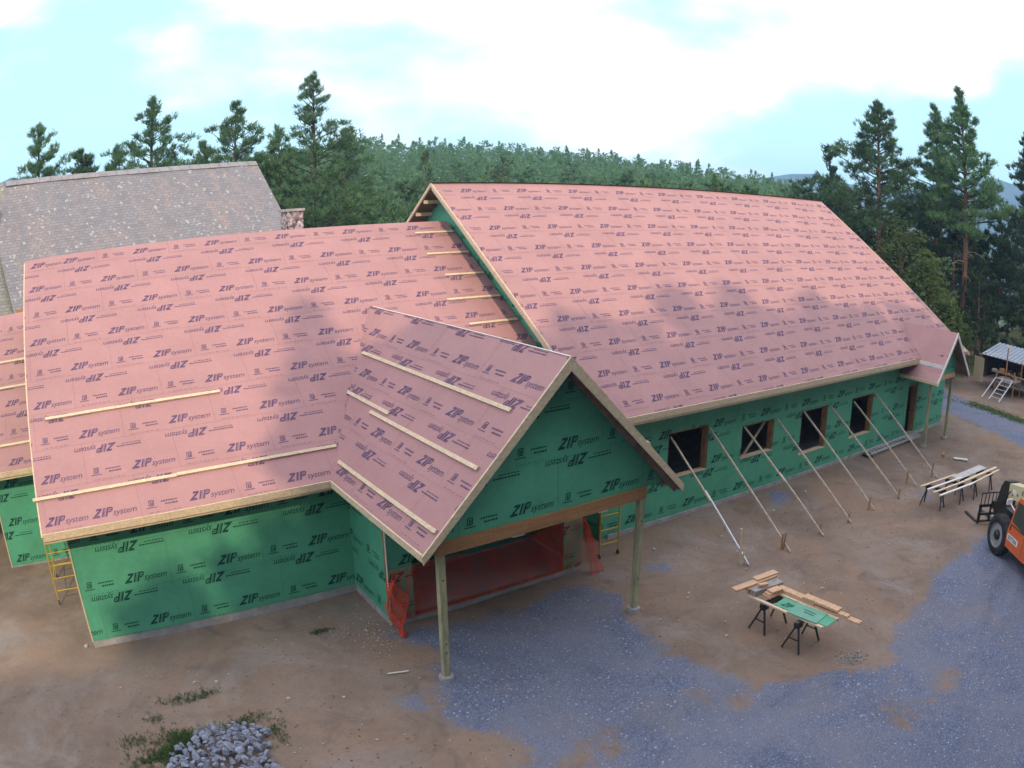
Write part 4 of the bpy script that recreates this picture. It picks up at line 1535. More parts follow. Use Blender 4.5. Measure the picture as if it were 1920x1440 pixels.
# long bench boards
dvec = Vector((2.39, -.42, 0)).normalized()
gb = 'pale boards laid across the sawhorse bench'
for k, (x, y, L_, l) in enumerate([(25.28, -6.36, 2.45, 'pale board at the back of the bench, left half'), (25.20, -6.70, 2.40, 'pale board second from the back of the bench'), (25.10, -7.02, 2.9, 'pale board third from the back of the bench, reaching the sheet'), (25.02, -7.34, 2.4, 'pale board at the front edge of the bench')]):
    a = Vector((x, y, .79))
    board('bench_board', a, a + dvec * L_, .09, .04, 'white' if k in (1, 3) else 'lumber', l, 'board', gb)
mb = MB(); mb.beam(Vector((27.30, -6.95, .79)), Vector((29.66, -7.25, .79)), .42, .015)
tag(mb.build('sheet_panel', mat('grey_sheet', (.45, .45, .46), .5, var=.08)), 'flat grey sheet lying on the right half of the bench', 'sheet')
board('bench_board', (27.3, -7.42, .81), (30.05, -7.78, .81), .14, .04, 'lumber', 'pale plank resting along the front of the grey sheet', 'board', gb)
board('bench_board', (27.0, -7.72, .79), (29.9, -7.98, .79), .09, .035, 'lumber', 'pale board at the front right end of the bench', 'board', gb)
board('loose_board', (32.0, -4.85, .04), (32.35, -5.45, .04), .16, .05, 'white', 'short white board lying on the dirt beyond the bench', 'board')
board('loose_board', (32.4, -4.1, .04), (31.9, -4.3, .04), .13, .05, 'beam', 'broken brown board piece on the dirt near the far porch', 'board')
board('loose_board', (6.30, -4.05, .02), (6.75, -4.18, .02), .03, .02, 'white', 'thin white stick on the dirt by the vestibule corner', 'stick')

# ------------------------------------------------------------------ telehandler
TF = Vector((.60, .80, 0)).normalized()
tz = math.atan2(TF.y, TF.x)
tele = empty('telehandler', (0, 0, 0), 0, 'orange telescopic forklift with cream boom and black forks, parked on the gravel', 'forklift')
# local: x forward, y left, origin on the ground under the front axle centre
tele.rotation_euler = (0, 0, tz)
tele.location = (23.72 + .8 * 1.12, -10.42 - .6 * 1.12, 0)


def wheel(x, y, sgn):
    R, w = .65, .42
    prof = [(.40, -w / 2 + .03), (.50, -w / 2), (.60, -w / 2 + .02), (.65, -w / 2 + .08), (.655, 0), (.65, w / 2 - .08), (.60, w / 2 - .02), (.50, w / 2), (.40, w / 2 - .03)]
    mb = MB()
    n = 36
    b = 0
    for k in range(n):
        t = 2 * math.pi * k / n
        for r, o_ in prof:
            rr_ = r + (.018 if (k % 2 == 0 and r > .62) else 0)
            mb.v.append((x + rr_ * math.cos(t), y + o_, .65 + rr_ * math.sin(t)))
    q = len(prof)
    for k in range(n):
        for j in range(q - 1):
            mb.f.append((k * q + j, k * q + j + 1, ((k + 1) % n) * q + j + 1, ((k + 1) % n) * q + j)); mb.m.append(0)
    wh = mb.build('wheel', MAT['rubber'], tele)
    mb = MB()
    mb.tube([(x, y - w / 2 + .05, .65), (x, y + w / 2 - .09, .65)], .395, 28)
    for (o1, o2, r) in [(w / 2 - .088, w / 2 - .03, .40)]:
        ring = []
        for k in range(28):
            t0, t1 = 2 * math.pi * k / 28, 2 * math.pi * (k + 1) / 28
            for ra, rb, ya, yb_ in [(.41, .385, w / 2 - .02, w / 2 - .085)]:
                mb.face([(x + ra * math.cos(t0), y + ya * sgn, .65 + ra * math.sin(t0)), (x + ra * math.cos(t1), y + ya * sgn, .65 + ra * math.sin(t1)), (x + rb * math.cos(t1), y + yb_ * sgn, .65 + rb * math.sin(t1)), (x + rb * math.cos(t0), y + yb_ * sgn, .65 + rb * math.sin(t0))])
    mb.build('rim', MAT['rim'], wh)
    mb = MB()
    mb.tube([(x, y, .65), (x, y + sgn * (w / 2 - .02), .65), (x, y + sgn * (w / 2 + .03), .65)], [.17, .16, .10], 14)
    mb.build('hub', MAT['black'], wh)


for x in (0, -3.0):
    wheel(x, 1.02, 1); wheel(x, -1.02, -1)
mb = MB()
mb.box((-4.3, -.55, .55), (.55, .45, 1.05)); mb.box((-3.1, -.9, .58), (-2.9, .9, .72)); mb.box((-.1, -.9, .58), (.1, .9, .72))
mb.box((.3, -.5, .6), (.75, .5, 1.3))
mb.build('chassis', MAT['black'], tele)
# cab body (left side), slightly tapered towards the front
mb = MB()
prof = [(-.56, .55), (-.60, 1.05), (-.70, 1.45), (-.86, 2.10), (-1.02, 2.26), (-2.45, 2.30), (-2.62, 1.55), (-2.62, .55), (-1.75, .52)]
mb.prism(prof, 1, .42, 1.18)
mb.build('cab', MAT['orange'], tele)
cabo = D.objects['cab']
mb = MB()
mb.prism([(-.78, 1.42), (-.94, 2.10), (-1.62, 2.14), (-1.62, 1.32)], 1, 1.178, 1.187)
mb.prism([(-1.74, 1.40), (-1.74, 2.14), (-2.30, 2.15), (-2.40, 1.40)], 1, 1.178, 1.187)
mb.build('side_window', MAT['glass'], cabo)
mb = MB()
mb.face([(-.715, .50, 1.50), (-.715, 1.10, 1.50), (-.855, 1.10, 2.06), (-.855, .50, 2.06)][::-1])
wsh = mb.build('windscreen', MAT['glass'], cabo)
wsh.location.x = .012
mb = MB()
mb.box((-1.69, 1.18, .60), (-1.675, 1.184, 2.2))
mb.box((-.78, 1.185, 1.12), (-.74, 1.20, 1.28)); mb.box((-1.64, 1.187, 1.30), (-.76, 1.197, 1.33))
mb.build('door_handle', MAT['black'], cabo)
# company sign on the door: white plate, dark letters
mb = MB()
mb.box((-1.38, 1.185, .80), (-.68, 1.192, 1.00), 0)
cu = D.curves.new('t', 'FONT'); cu.body = 'SKYTRAK'; cu.size = .19; cu.align_x = 'CENTER'; cu.resolution_u = 2; cu.offset = .004
ob = D.objects.new('t', cu); COL.objects.link(ob)
me_ = D.meshes.new_from_object(ob.evaluated_get(bpy.context.evaluated_depsgraph_get()))
me_.calc_loop_triangles()
for t in me_.loop_triangles:
    mb.face([(-1.03 - me_.vertices[i].co.x * .74, 1.196, .835 + me_.vertices[i].co.y) for i in t.vertices], 1)
D.objects.remove(ob); D.curves.remove(cu); D.meshes.remove(me_)
mb.build('door_sign', [MAT['white'], mat('navy_lettering', (.02, .03, .14), .6)], cabo)
mb = MB(); mb.box((-1.90, 1.184, 1.05), (-1.80, 1.19, 1.20))
mb.build('warning_label', MAT['yellow'], cabo)
# boom: cream box section and black head
mb = MB()
bp, bq = Vector((1.30, -.10, 1.62)), Vector((-4.2, -.10, 2.66))
mb.beam(bp, bq, .42, .50)
bo = mb.build('boom', MAT['cream'], tele)
mb = MB()
mb.box((.449, -.2, 1.9), (.46, .0, 2.2))
def boomF(u, v, side=.115):
    d = (bq - bp).normalized()
    upb = Vector((0, 1, 0)).cross(d) * -1
    return bp + d * u + upb * v + Vector((0, .212, 0))
mb = MB()
for poly in [[(.30, -.02), (.36, -.02), (.36, .14), (.30, .14)], [(.62, .02), (.70, .02), (.70, .10), (.62, .10)], [(.98, -.14), (1.05, -.14), (1.02, .02), (.95, .02)], [(1.08, -.14), (1.14, -.14), (1.16, .04), (1.10, .04)], [(1.20, -.12), (1.30, -.12), (1.30, .06), (1.20, .06)]]:
    mb.face([boomF(u, v) for u, v in poly]); mb.face([boomF(u, v) for u, v in poly[::-1]])
build_each(mb, 'marking', MAT['black'], bo)
mb = MB()
mb.box((.75, .113, 1.62), (.98, .125, 1.78))
mb.build('boom_patch', MAT['white'], bo)
mb = MB()
mb.prism([(1.26, 1.93), (1.62, 1.86), (1.78, 1.60), (2.02, .62), (1.62, .52), (1.22, 1.0)], 1, -.30, .13)
mb.prism([(1.70, 1.0), (2.38, .85), (2.38, .6), (1.8, .62)], 1, -.22, .02)
mb.build('boom_head', MAT['black'], tele)
mb = MB()
mb.tube([(1.0, .2, 1.7), (1.35, .22, 1.25), (1.7, .22, .95)], .025, 6); mb.tube([(.5, .0, 1.2), (1.5, .0, .9)], .05, 8)
mb.build('hydraulic_hose', MAT['black'], tele)
# mirror / work light
mb = MB(); mb.box((-.22, .92, 1.74), (-.16, 1.16, 1.92)); mb.beam((-.2, 1.0, 1.78), (-.75, 1.1, 1.7), .03, .03)
mb.build('mirror', MAT['white'], tele)
mb = MB()
mb.prism([(-.55, .62), (-.55, 1.25), (-.2, 1.42), (.30, 1.42), (.45, 1.30), (.45, .95)], 1, .44, .78)
mb.build('fender', MAT['black'], tele)
# carriage and forks
mb = MB()
for yy in (-.52, .0, .52):
    mb.box((2.38, yy - .03, .06), (2.44, yy + .03, .68))
mb.box((2.38, -.56, .62), (2.45, .56, .72)); mb.box((2.38, -.56, .32), (2.45, .56, .40)); mb.box((2.38, -.56, .06), (2.45, .56, .13))
for k in range(7):
    yy = -.52 + k * .173
    mb.box((2.39, yy - .012, .72), (2.42, yy + .012, 1.14))
mb.box((2.38, -.54, 1.12), (2.43, .54, 1.16))
mb.build('carriage', MAT['black'], tele)
for yy in (-.35, .45):
    mb = MB()
    mb.box((2.45, yy - .055, .04), (2.50, yy + .055, .60)); mb.box((2.45, yy - .055, .02), (3.50, yy + .055, .06))
    mb.build('fork', MAT['black'], tele)
mb = MB()
mb.prism([(-4.4, .6), (-4.4, 1.5), (-2.75, 1.5), (-2.7, .6)], 1, .46, 1.0)
mb.box((-4.4, -1.0, .7), (-.8, -.45, 1.45))
mb.build('engine_cover', MAT['orange'], tele)

# ------------------------------------------------------------------ playhouse far right
ph = empty('playhouse', (47.0, -1.2, 0), math.radians(-8), 'raised wooden playhouse with a blue-white ribbed metal roof at the edge of the woods', 'playhouse')
mb = MB()
mb.box((1.8, -2.1, .55), (4.2, 2.0, .65))
mb.build('floor', MAT['greywood'], ph)
mb = MB()
mb.box((4.1, -2.1, .65), (4.2, 2.0, 2.45)); mb.box((1.8, 1.9, .65), (4.1, 2.0, 2.2)); mb.box((1.8, 1.72, .65), (1.86, 1.9, 2.05)); mb.box((1.8, -2.1, .65), (4.1, -2.0, 2.2))
mb.box((1.8, -.6, .65), (1.86, 1.0, 1.25)); mb.box((1.2, -4.3, .3), (1.3, -2.3, 1.25)); mb.box((1.8, -2.1, .65), (1.9, -2.0, 2.05))
mb.box((1.9, -4.4, .0), (2.0, -2.2, .9))
mb.build('wall', MAT['darkwood'], ph)
mb = MB()
mb.beam((1.75, 1.95, 1.05), (1.9, 2.85, 1.05), .05, 1.55)
mb.build('door', MAT['lumber'], ph)
mb = MB()
nr = 26
for k in range(nr):
    y0 = -2.15 + 4.3 * k / nr
    y1 = -2.15 + 4.3 * (k + 1) / nr
    zo = .035 if k % 2 else 0
    mb.face([(1.55, y0, 2.10 + zo), (4.4, y0, 2.68 + zo), (4.4, y1 - .02, 2.68 + zo), (1.55, y1 - .02, 2.10 + zo)], k % 2)
    mb.face([(1.55, y1 - .02, 2.10 + zo), (4.4, y1 - .02, 2.68 + zo), (4.4, y1, 2.68 + .035 - zo), (1.55, y1, 2.10 + .035 - zo)], 1)
mb.box((1.6, -2.1, 2.03), (4.35, 2.1, 2.06), 2)
mb.build('roof', [mat('roof_metal', (.20, .25, .34), .4, metal=.3, spec=.5), mat('roof_metal_rib', (.36, .42, .50), .4, metal=.2, spec=.5), MAT['darkwood']], ph)
mb = MB()
mb.box((.35, -1.4, 1.0), (1.6, .15, 1.08))
mb.build('platform', MAT['greywood'], ph)
mb = MB()
for x, y, h in [(.4, -1.35, 1.7), (.4, .1, 1.5), (1.55, -1.35, 2.2), (1.0, -.35, 3.0), (1.9, 1.0, .55), (1.9, -2.0, .55), (4.1, 2.0, .55)]:
    mb.tube([(x, y, -.1), (x, y, h)], .05, 7)
build_each(mb, 'support_post', MAT['beam'], ph)
mb = MB()
for y in (-1.25, -.45, .12):
    mb.beam((.4, y, 1.12), (-1.55, y - .15 + .1, .04), .06, .06, (0, 0, 1))
for k in range(5):
    t = (k + .6) / 5.4
    mb.beam((.4 - 1.95 * t, -1.3, 1.12 - 1.08 * t), (.4 - 1.95 * t, -.47, 1.12 - 1.08 * t), .05, .05)
mb.build('ladder', MAT['alu'], ph)
mb = MB()
for k in range(26):
    x, y = rr.uniform(.4, 3.5), rr.uniform(-2.2, 1.2)
    z = rr.uniform(1.1, 1.5)
    s = rr.uniform(.05, .16)
    mb.box((x - s, y - s, z - s * .6), (x + s, y + s, z + s * .6), k % 3)
mb.beam((.6, .6, 1.45), (1.3, -2.6, 1.25), .1, .08)
build_each(mb, 'clutter', [MAT['beam'], MAT['darkwood'], MAT['rim']], ph)

# ------------------------------------------------------------------ rocks, pebbles, grass
def rock_mesh(seed):
    r = random.Random(seed)
    import bmesh
    bm = bmesh.new()
    bmesh.ops.create_icosphere(bm, subdivisions=3, radius=1)
    planes = []
    for k in range(14):
        n = Vector((r.gauss(0, 1), r.gauss(0, 1), r.gauss(0, 1))).normalized()
        planes.append((n, r.uniform(.42, .72)))
    for v in bm.verts:
        for n, d in planes:
            t = v.co.dot(n)
            if t > d:
                v.co -= n * (t - d)
    me = D.meshes.new('rock')
    bm.to_mesh(me)
    bm.free()
    me.materials.append(MAT['rock'])
    return me


rocks = [rock_mesh(k) for k in range(9)]
RP = [(0.72, -5.25), (1.28, -4.75), (1.65, -4.38), (2.2, -4.26), (2.67, -4.33), (3.05, -4.6), (3.25, -4.95), (3.05, -5.6), (3.1, -6.3), (2.2, -7.0), (.5, -6.4)]
cnt = 0
grid = []
yy = -7.0
while yy < -4.0:
    xx = .3
    while xx < 3.6:
        grid.append((xx + rr.uniform(-.05, .05), yy + rr.uniform(-.05, .05)))
        xx += .155
    yy += .14
gx = np.array([g[0] for g in grid]); gy = np.array([g[1] for g in grid])
dd = poly_dist(gx, gy, RP)
for (x, y), d in sorted(zip(grid, dd), key=lambda t: -t[0][1]):
    if d < -.02 or (d < .12 and rr.random() < .35) or cnt >= 290:
        continue
    o = D.objects.new('rock', rocks[rr.randrange(9)])
    COL.objects.link(o)
    s = rr.uniform(.075, .15)
    o.scale = (s * rr.uniform(.85, 1.3), s * rr.uniform(.8, 1.1), s * rr.uniform(.5, .75))
    o.rotation_euler = (rr.uniform(-.6, .6), rr.uniform(-.6, .6), rr.uniform(0, 6.28))
    o.location = (x, y, .02 + min(.12, max(0, d) * .25) + rr.uniform(0, .05))
    tag(o, 'angular grey-blue rock in the low pile at the bottom left', 'rock', 'grey rocks in the low pile')
    cnt += 1
rk = [(15.55, -2.5, .075), (14.4, -5.1, .07), (14.2, -5.25, .06), (16.4, -6.0, .06), (12.9, -5.6, .05), (4.0, -3.9, .06), (-.25, 0.15, .09), (14.1, -6.7, .05), (13.6, -7.2, .06), (17.9, -3.1, .06), (20.8, -2.9, .07),
      (23.2, -2.5, .07), (19.5, -4.1, .05), (2.7, -2.6, .07), (2.2, -2.4, .06), (.4, -2.0, .05), (5.1, -4.4, .05), (17.4, -7.4, .06), (21.6, -7.2, .05), (22.8, -8.2, .05), (29.8, -4.3, .07)]
stone_me = rocks[3].copy()
stone_me.materials.clear()
stone_me.materials.append(mat('pale_stone', (.46, .43, .40), .9, var=.15))
for x, y, s_ in rk:
    o = D.objects.new('stone', stone_me)
    COL.objects.link(o)
    o.scale = (s_ * 1.2, s_, s_ * .7)
    o.rotation_euler = (0, 0, rr.uniform(0, 6.28))
    o.location = (x, y, float(ground_h(x, y)) + s_ * .3)
    tag(o, 'loose fist-sized stone lying by itself on the bare dirt of the yard', 'stone', 'loose stones scattered on the dirt')


def scatter(name, n, fn, smin, smax, m, seed, kindlabel='stuff'):
    r = np.random.RandomState(seed)
    oct_ = np.array([(1, 0, 0), (-1, 0, 0), (0, 1, 0), (0, -1, 0), (0, 0, 1), (0, 0, -1)], float)
    fc = np.array([(0, 2, 4), (2, 1, 4), (1, 3, 4), (3, 0, 4), (2, 0, 5), (1, 2, 5), (3, 1, 5), (0, 3, 5)])
    pts = fn(r, n)
    k = len(pts)
    s = r.uniform(smin, smax, (k, 1, 1)) * r.uniform(.6, 1.2, (k, 6, 1))
    a = r.uniform(0, 6.28, k)
    v = oct_[None] * s * np.array([1.2, .8, .6])
    ca, sa = np.cos(a)[:, None], np.sin(a)[:, None]
    vx = v[..., 0] * ca - v[..., 1] * sa
    vy = v[..., 0] * sa + v[..., 1] * ca
    z = ground_h(pts[:, 0], pts[:, 1])
    V = np.stack([vx + pts[:, 0:1], vy + pts[:, 1:2], v[..., 2] + z[:, None] + s[:, 0] * .25], -1).reshape(-1, 3)
    Fc = (fc[None] + (np.arange(k) * 6)[:, None, None]).reshape(-1, 3)
    o = tri_mesh(name, V, Fc, [m])
    tag(o, kind='stuff')
    return o


def tri_mesh(name, V, F, mats, parent=None, mi=None, link=True):
    me = D.meshes.new(name)
    me.vertices.add(len(V)); me.vertices.foreach_set('co', np.ascontiguousarray(V, dtype=np.float32).ravel())
    me.loops.add(F.size); me.loops.foreach_set('vertex_index', np.ascontiguousarray(F, dtype=np.int32).ravel())
    me.polygons.add(len(F)); me.polygons.foreach_set('loop_start', np.arange(0, F.size, 3, dtype=np.int32))
    for m in mats:
        me.materials.append(m)
    if mi is not None:
        me.polygons.foreach_set('material_index', mi.astype(np.int32))
    me.update()
    if not link:
        return me
    o = D.objects.new(name, me)
    COL.objects.link(o)
    if parent:
        o.parent = parent
    return o


def in_gravel(r, n):
    x = r.uniform(6, 30, n * 3); y = r.uniform(-16, -2.4, n * 3)
    g = gravel_mask(x, y)
    k = g > r.uniform(.3, .9, len(g))
    dcl = r.uniform(0, 1, len(x))
    return np.stack([x[k], y[k]], 1)[:n]


scatter('gravel', 12000, in_gravel, .008, .020, MAT['stone'], 3)
def in_dirt(r, n):
    c = r.uniform(0, 1, (60, 2)) * np.array([40, 14]) + np.array([-4, -12])
    i = r.randint(0, 60, n)
    p = np.where(r.uniform(0, 1, (n, 1)) < .5, c[i] + r.normal(0, .8, (n, 2)), r.uniform(0, 1, (n, 2)) * np.array([44, 14]) + np.array([-6, -12.5]))
    k = (p[:, 1] < -1.2) & ((p[:, 1] < -2.4) | (p[:, 0] < 7)) & (gravel_mask(p[:, 0], p[:, 1]) < .5)
    return p[k]
scatter('pebbles', 1500, in_dirt, .010, .030, MAT['stone'], 5)
scatter('pale_pebbles', 420, in_dirt, .012, .040, MAT['dirtwhite'], 6)
def by_corner(r, n):
    return np.array([6.75, -2.3]) + r.normal(0, 1, (n, 2)) * np.array([.45, .75]) * .8
scatter('clods', 2600, in_dirt, .010, .030, mat('dirt_clods', (.17, .125, .10), .95, var=.2, scale=9), 15)
scatter('stone_chips', 150, by_corner, .012, .032, MAT['dirtwhite'], 8)


def tufts(centers, n, length, width, r, upb=0.3, dirs=None, dn=0.0):
    """n thin triangles radiating from every centre; returns verts, faces"""
    k = len(centers)
    d = r.normal(0, 1, (k, n, 3))
    d[..., 2] = np.abs(d[..., 2]) * (.6 + upb) - dn
    if dirs is not None:
        d = d + dirs[:, None, :] * 1.2
    d /= np.linalg.norm(d, axis=-1, keepdims=True) + 1e-9
    s = r.normal(0, 1, (k, n, 3))
    s = np.cross(d, s)
    s /= np.linalg.norm(s, axis=-1, keepdims=True) + 1e-9
    ln = length * r.uniform(.6, 1.25, (k, n, 1))
    c = centers[:, None, :] + r.normal(0, length * .22, (k, n, 3))
    a = c + s * width * .5
    b = c - s * width * .5
    e = c + d * ln
    V = np.stack([a, b, e], 2).reshape(-1, 3)
    F = np.arange(len(V)).reshape(-1, 3)
    return V, F


def grass_patch(name, cx, cy, sx, sy, n, hgt, seed):
    r = np.random.RandomState(seed)
    c = np.stack([r.normal(cx, sx, n), r.normal(cy, sy, n), np.zeros(n)], 1)
    c[:, 2] = ground_h(c[:, 0], c[:, 1])
    V, F = tufts(c, 6, hgt, .014, r, upb=1.2)
    return V, F


VV, FF, off = [], [], 0
for (cx, cy, sx, sy, n) in [(1.35, -4.45, .28, .22, 420), (.9, -4.85, .25, .2, 260), (1.75, -2.95, .28, .10, 70), (2.25, -3.0, .25, .07, 50), (.93, -3.45, .10, .10, 26), (.35, -4.15, .2, .15, 70),
                            (2.85, -4.30, .28, .10, 130), (3.42, -4.95, .1, .2, 60), (5.67, -1.55, .16, .05, 40), (.3, -5.1, .15, .3, 90), (43.0, -2.2, .4, 1.6, 500), (42.4, -4.8, .35, 1.2, 300)]:
    V, F = grass_patch('g', cx, cy, sx, sy, n, .10, int(cx * 100))
    VV.append(V); FF.append(F + off); off += len(V)
tag(tri_mesh('grass', np.concatenate(VV), np.concatenate(FF), [MAT['grass']]), kind='stuff')


# ------------------------------------------------------------------ trees
def pine(seed, H, base, R, nb=46, tpb=16, nt_=12, tl=.42, tw=.07, trunk_r=.22, bark='bark', leaf='needles', prof='pine', droop=.0, dead=6, lean=0.0, gap=0.0, asym=0.0):
    """returns (trunk mesh, crown mesh)"""
    r = np.random.RandomState(seed)
    q = random.Random(seed)
    mb = MB()
    n = 10
    pts, rad = [], []
    for i in range(n + 1):
        t = i / n
        pts.append((lean * t * t + .12 * math.sin(t * 5 + seed) * t, .12 * math.cos(t * 4 + seed * 2) * t, H * t * .985))
        rad.append(trunk_r * (1 - t) ** .8 + .02)
    mb.tube(pts, rad, 8)
    def at(t):
        i = min(n - 1, int(t * n))
        f = t * n - i
        return Vector(pts[i]) * (1 - f) + Vector(pts[i + 1]) * f
    cs, ds = [], []
    for k in range(nb):
        t = base + (1 - base) * ((k + q.random()) / nb) ** .92
        rel = (t - base) / (1 - base)
        if prof == 'pine':
            L = (R * (1 - rel) ** .95 * (.6 + .4 * min(1, rel * 5)) + .22) * (1 + .20 * math.sin(rel * 23 + seed))
        elif prof == 'spire':
            L = .18 + R * (1 - rel) ** 1.2 * (.6 + .4 * min(1, rel * 6)) * (1 + .2 * math.sin(rel * 23 + seed))
        else:
            L = R * math.sin(math.pi * min(1, .25 + .75 * rel * .98)) ** .7
        L *= q.uniform(.65, 1.2)
        az = q.uniform(0, 6.283) if k % 2 else k * 2.4
        L *= 1 + asym * math.cos(az - .6)
        if gap and q.random() < gap:
            continue
        el = q.uniform(-.05, .22) + .55 * rel
        p0 = at(t)
        d = Vector((math.cos(az) * math.cos(el), math.sin(az) * math.cos(el), math.sin(el)))
        p1 = p0 + d * L * .55
        p2 = p1 + (d + Vector((0, 0, .25 - droop))) .normalized() * L * .45
        mb.tube([p0, p1, p2], [trunk_r * .20 * (1 - rel * .6) + .01, trunk_r * .10 + .006, .008], 4, 2, cap=False)
        m = max(5, int(tpb * (L / R) ** .9 * 1.25))
        npad = 2 + int(q.random() * 2 + L * .5)
        pads = []
        for _ in range(npad):
            sp = q.uniform(.42, 1.0)
            pb = p0 + (p1 - p0) * (sp / .55) if sp < .55 else p1 + (p2 - p1) * ((sp - .55) / .45)
            pb = pb + Vector((-math.sin(az), math.cos(az), 0)) * q.uniform(-.28, .28) * L + Vector((0, 0, q.uniform(-.05, .25)))
            pads.append((pb, L * q.uniform(.13, .22)))
        for j in range(m):
            pb, pr = pads[j % npad]
            an, ra = q.uniform(0, 6.283), pr * math.sqrt(q.random())
            c = pb + Vector((math.cos(an) * ra, math.sin(an) * ra, q.gauss(0, .16) * pr + .25 * (pr - ra) * .6))
            cs.append(c)
            ds.append((d.x * .4 + math.cos(an) * .3, d.y * .4 + math.sin(an) * .3, .5))
    for k in range(dead):
        t = q.uniform(base * .45, base)
        az = q.uniform(0, 6.283)
        p0 = at(t)
        L = q.uniform(.3, .75) * R * .6
        p1 = p0 + Vector((math.cos(az), math.sin(az), .1)) * L * .5
        p2 = p1 + Vector((math.cos(az + .3), math.sin(az + .3), -.35)) * L * .5
        mb.tube([p0, p1, p2], [.035, .022, .008], 3, 1, cap=False)
        for w in range(4):
            s = q.uniform(.2, 1)
            b = p1 + (p2 - p1) * s
            mb.tube([b, b + Vector((q.uniform(-.4, .4), q.uniform(-.4, .4), q.uniform(-.5, .1)))], [.012, .004], 3, 1, cap=False)
    top = at(1.0)
    for j in range(5):
        cs.append(top + Vector((q.uniform(-.1, .1), q.uniform(-.1, .1), -j * .18)))
        ds.append((0, 0, 1))
    cs = np.array([list(c) for c in cs]); ds = np.array(ds)
    V, F = tufts(cs, nt_, tl, tw, r, .3, ds)
    cm = tri_mesh('crown', V, F, [MAT[leaf]], link=False)
    tm = D.meshes.new('trunk')
    tm.from_pydata(mb.v, [], mb.f)
    tm.materials.append(MAT[bark]); tm.materials.append(MAT['twig']); tm.materials.append(MAT['limb'])
    tm.polygons.foreach_set('material_index', np.array(mb.m, dtype=np.int32))
    tm.update()
    return tm, cm


def broadleaf(seed, H, R, n=900, nt_=7, tl=.22, tw=.10, leaf='birch', base=.18, bark='bark'):
    r = np.random.RandomState(seed)
    q = random.Random(seed)
    mb = MB()
    mb.tube([(0, 0, 0), (.1, 0, H * .35), (0, .1, H * .7), (0, 0, H * .92)], [.13, .1, .05, .02], 7)
    blobs = []
    for k in range(26):
        t = base + (1 - base) * (k + q.random()) / 26
        rr_ = R * math.sin(math.pi * min(.97, (t - base) / (1 - base) * .86 + .14)) ** .8
        az = k * 2.4 + q.uniform(-.4, .4)
        c = Vector((math.cos(az) * rr_ * q.uniform(.25, .9), math.sin(az) * rr_ * q.uniform(.25, .9), t * H))
        blobs.append((c, q.uniform(.22, .42) * R))
        mb.tube([(0, 0, max(.5, c.z - rr_ * .8)), c], [.04, .01], 4, cap=False)
    cs = []
    for k in range(n):
        c, s = q.choice(blobs)
        d = Vector((q.gauss(0, 1), q.gauss(0, 1), q.gauss(0, .8)))
        d = d.normalized() * s * q.uniform(.5, 1.1)
        cs.append(list(c + d))
    V, F = tufts(np.array(cs), nt_, tl, tw, r, .1)
    cm = tri_mesh('crown', V, F, [MAT[leaf]], link=False)
    tm = D.meshes.new('trunk')
    tm.from_pydata(mb.v, [], mb.f)
    tm.materials.append(MAT[bark])
    tm.update()
    return tm, cm


def put_tree(meshes, name, x, y, label, cat='tree', group=None, s=1.0, rz=0.0, z=None, sz=None):
    z = float(ground_h(x, y)) - .05 if z is None else z
    t = empty(name, (x, y, z), rz, label, cat, group)
    t.scale = (s, s, sz or s)
    for nm, me in zip(('trunk', 'crown'), meshes):
        o = D.objects.new(nm, me)
        COL.objects.link(o)
        o.parent = t
    return t


def polar(az, d):
    a = math.radians(az)
    return 0.82 + d * math.sin(a), -17.3 + d * math.cos(a)


CZ = 9.755


def hero(az, d, slope, **kw):
    x, y = polar(az, d)
    g = float(ground_h(x, y)) - .05
    H = CZ + slope * d - g
    return x, y, H


# pines behind the slate roof (left), the big one in the middle, three tall ones on the right
gL = 'tall pines behind the slate roof'
heroes = [
    (-2.0, 50, .150, 11, .20, 3.4, 'bark', 'needles', 'pine', 'bushy round-topped pine at the far left above the slate roof', gL),
    (1.6, 50, .108, 12, .2, 2.6, 'bark', 'needles', 'pine', 'small low pine top right beside the bushy leftmost pine', gL),
    (7.1, 52, .166, 13, .25, 3.8, 'bark', 'needles', 'pine', 'ragged narrow-topped pine above the middle of the slate roof', gL),
    (4.3, 56, .104, 14, .2, 3.0, 'bark', 'needles', 'pine', 'low pine just left of the ragged pine above the slate roof', gL),
    (13.3, 52, .150, 15, .22, 3.7, 'bark', 'needles', 'pine', 'pine with flat side branches above the right end of the slate ridge', gL),
    (10.9, 58, .100, 16, .2, 3.0, 'bark', 'needles', 'pine', 'low pine between the ragged pine and the flat-branched pine', gL),
    (16.6, 54, .110, 17, .15, 3.6, 'bark', 'needles', 'pine', 'broad low pine left of the tallest central pine', gL),
    (19.2, 52, .180, 18, .16, 4.0, 'barkred', 'needles', 'pine', 'tallest pine near the chimney, its crown standing clear in the sky', gL),
    (21.6, 62, .103, 19, .15, 3.4, 'bark', 'forest', 'pine', 'rounded pine just right of the tallest central pine', gL),
]
for az, d, sl, sd, base, R, bk, lf, pf, lab, grp in heroes:
    x, y, H = hero(az, d, sl)
    ms = pine(sd, H, base, R * 1.85, nb=84, tpb=38, nt_=15, tl=.34, tw=.06, trunk_r=.24, bark=bk, leaf=lf, prof=pf, asym=.15)
    put_tree(ms, 'pine_tree', x, y, lab, 'pine tree', grp)
x, y, H = hero(27.4, 66, .072)
put_tree(pine(33, H, .45, 2.6, nb=26, tpb=10, nt_=9, tl=.4, tw=.06, dead=14, gap=.2, trunk_r=.16), 'pine_tree', x, y, 'thin half-bare pine showing its trunk above the peak of the long pink roof', 'pine tree')
x, y = polar(34.0, 41)
gR = 'tall pines on the right beyond the hall'
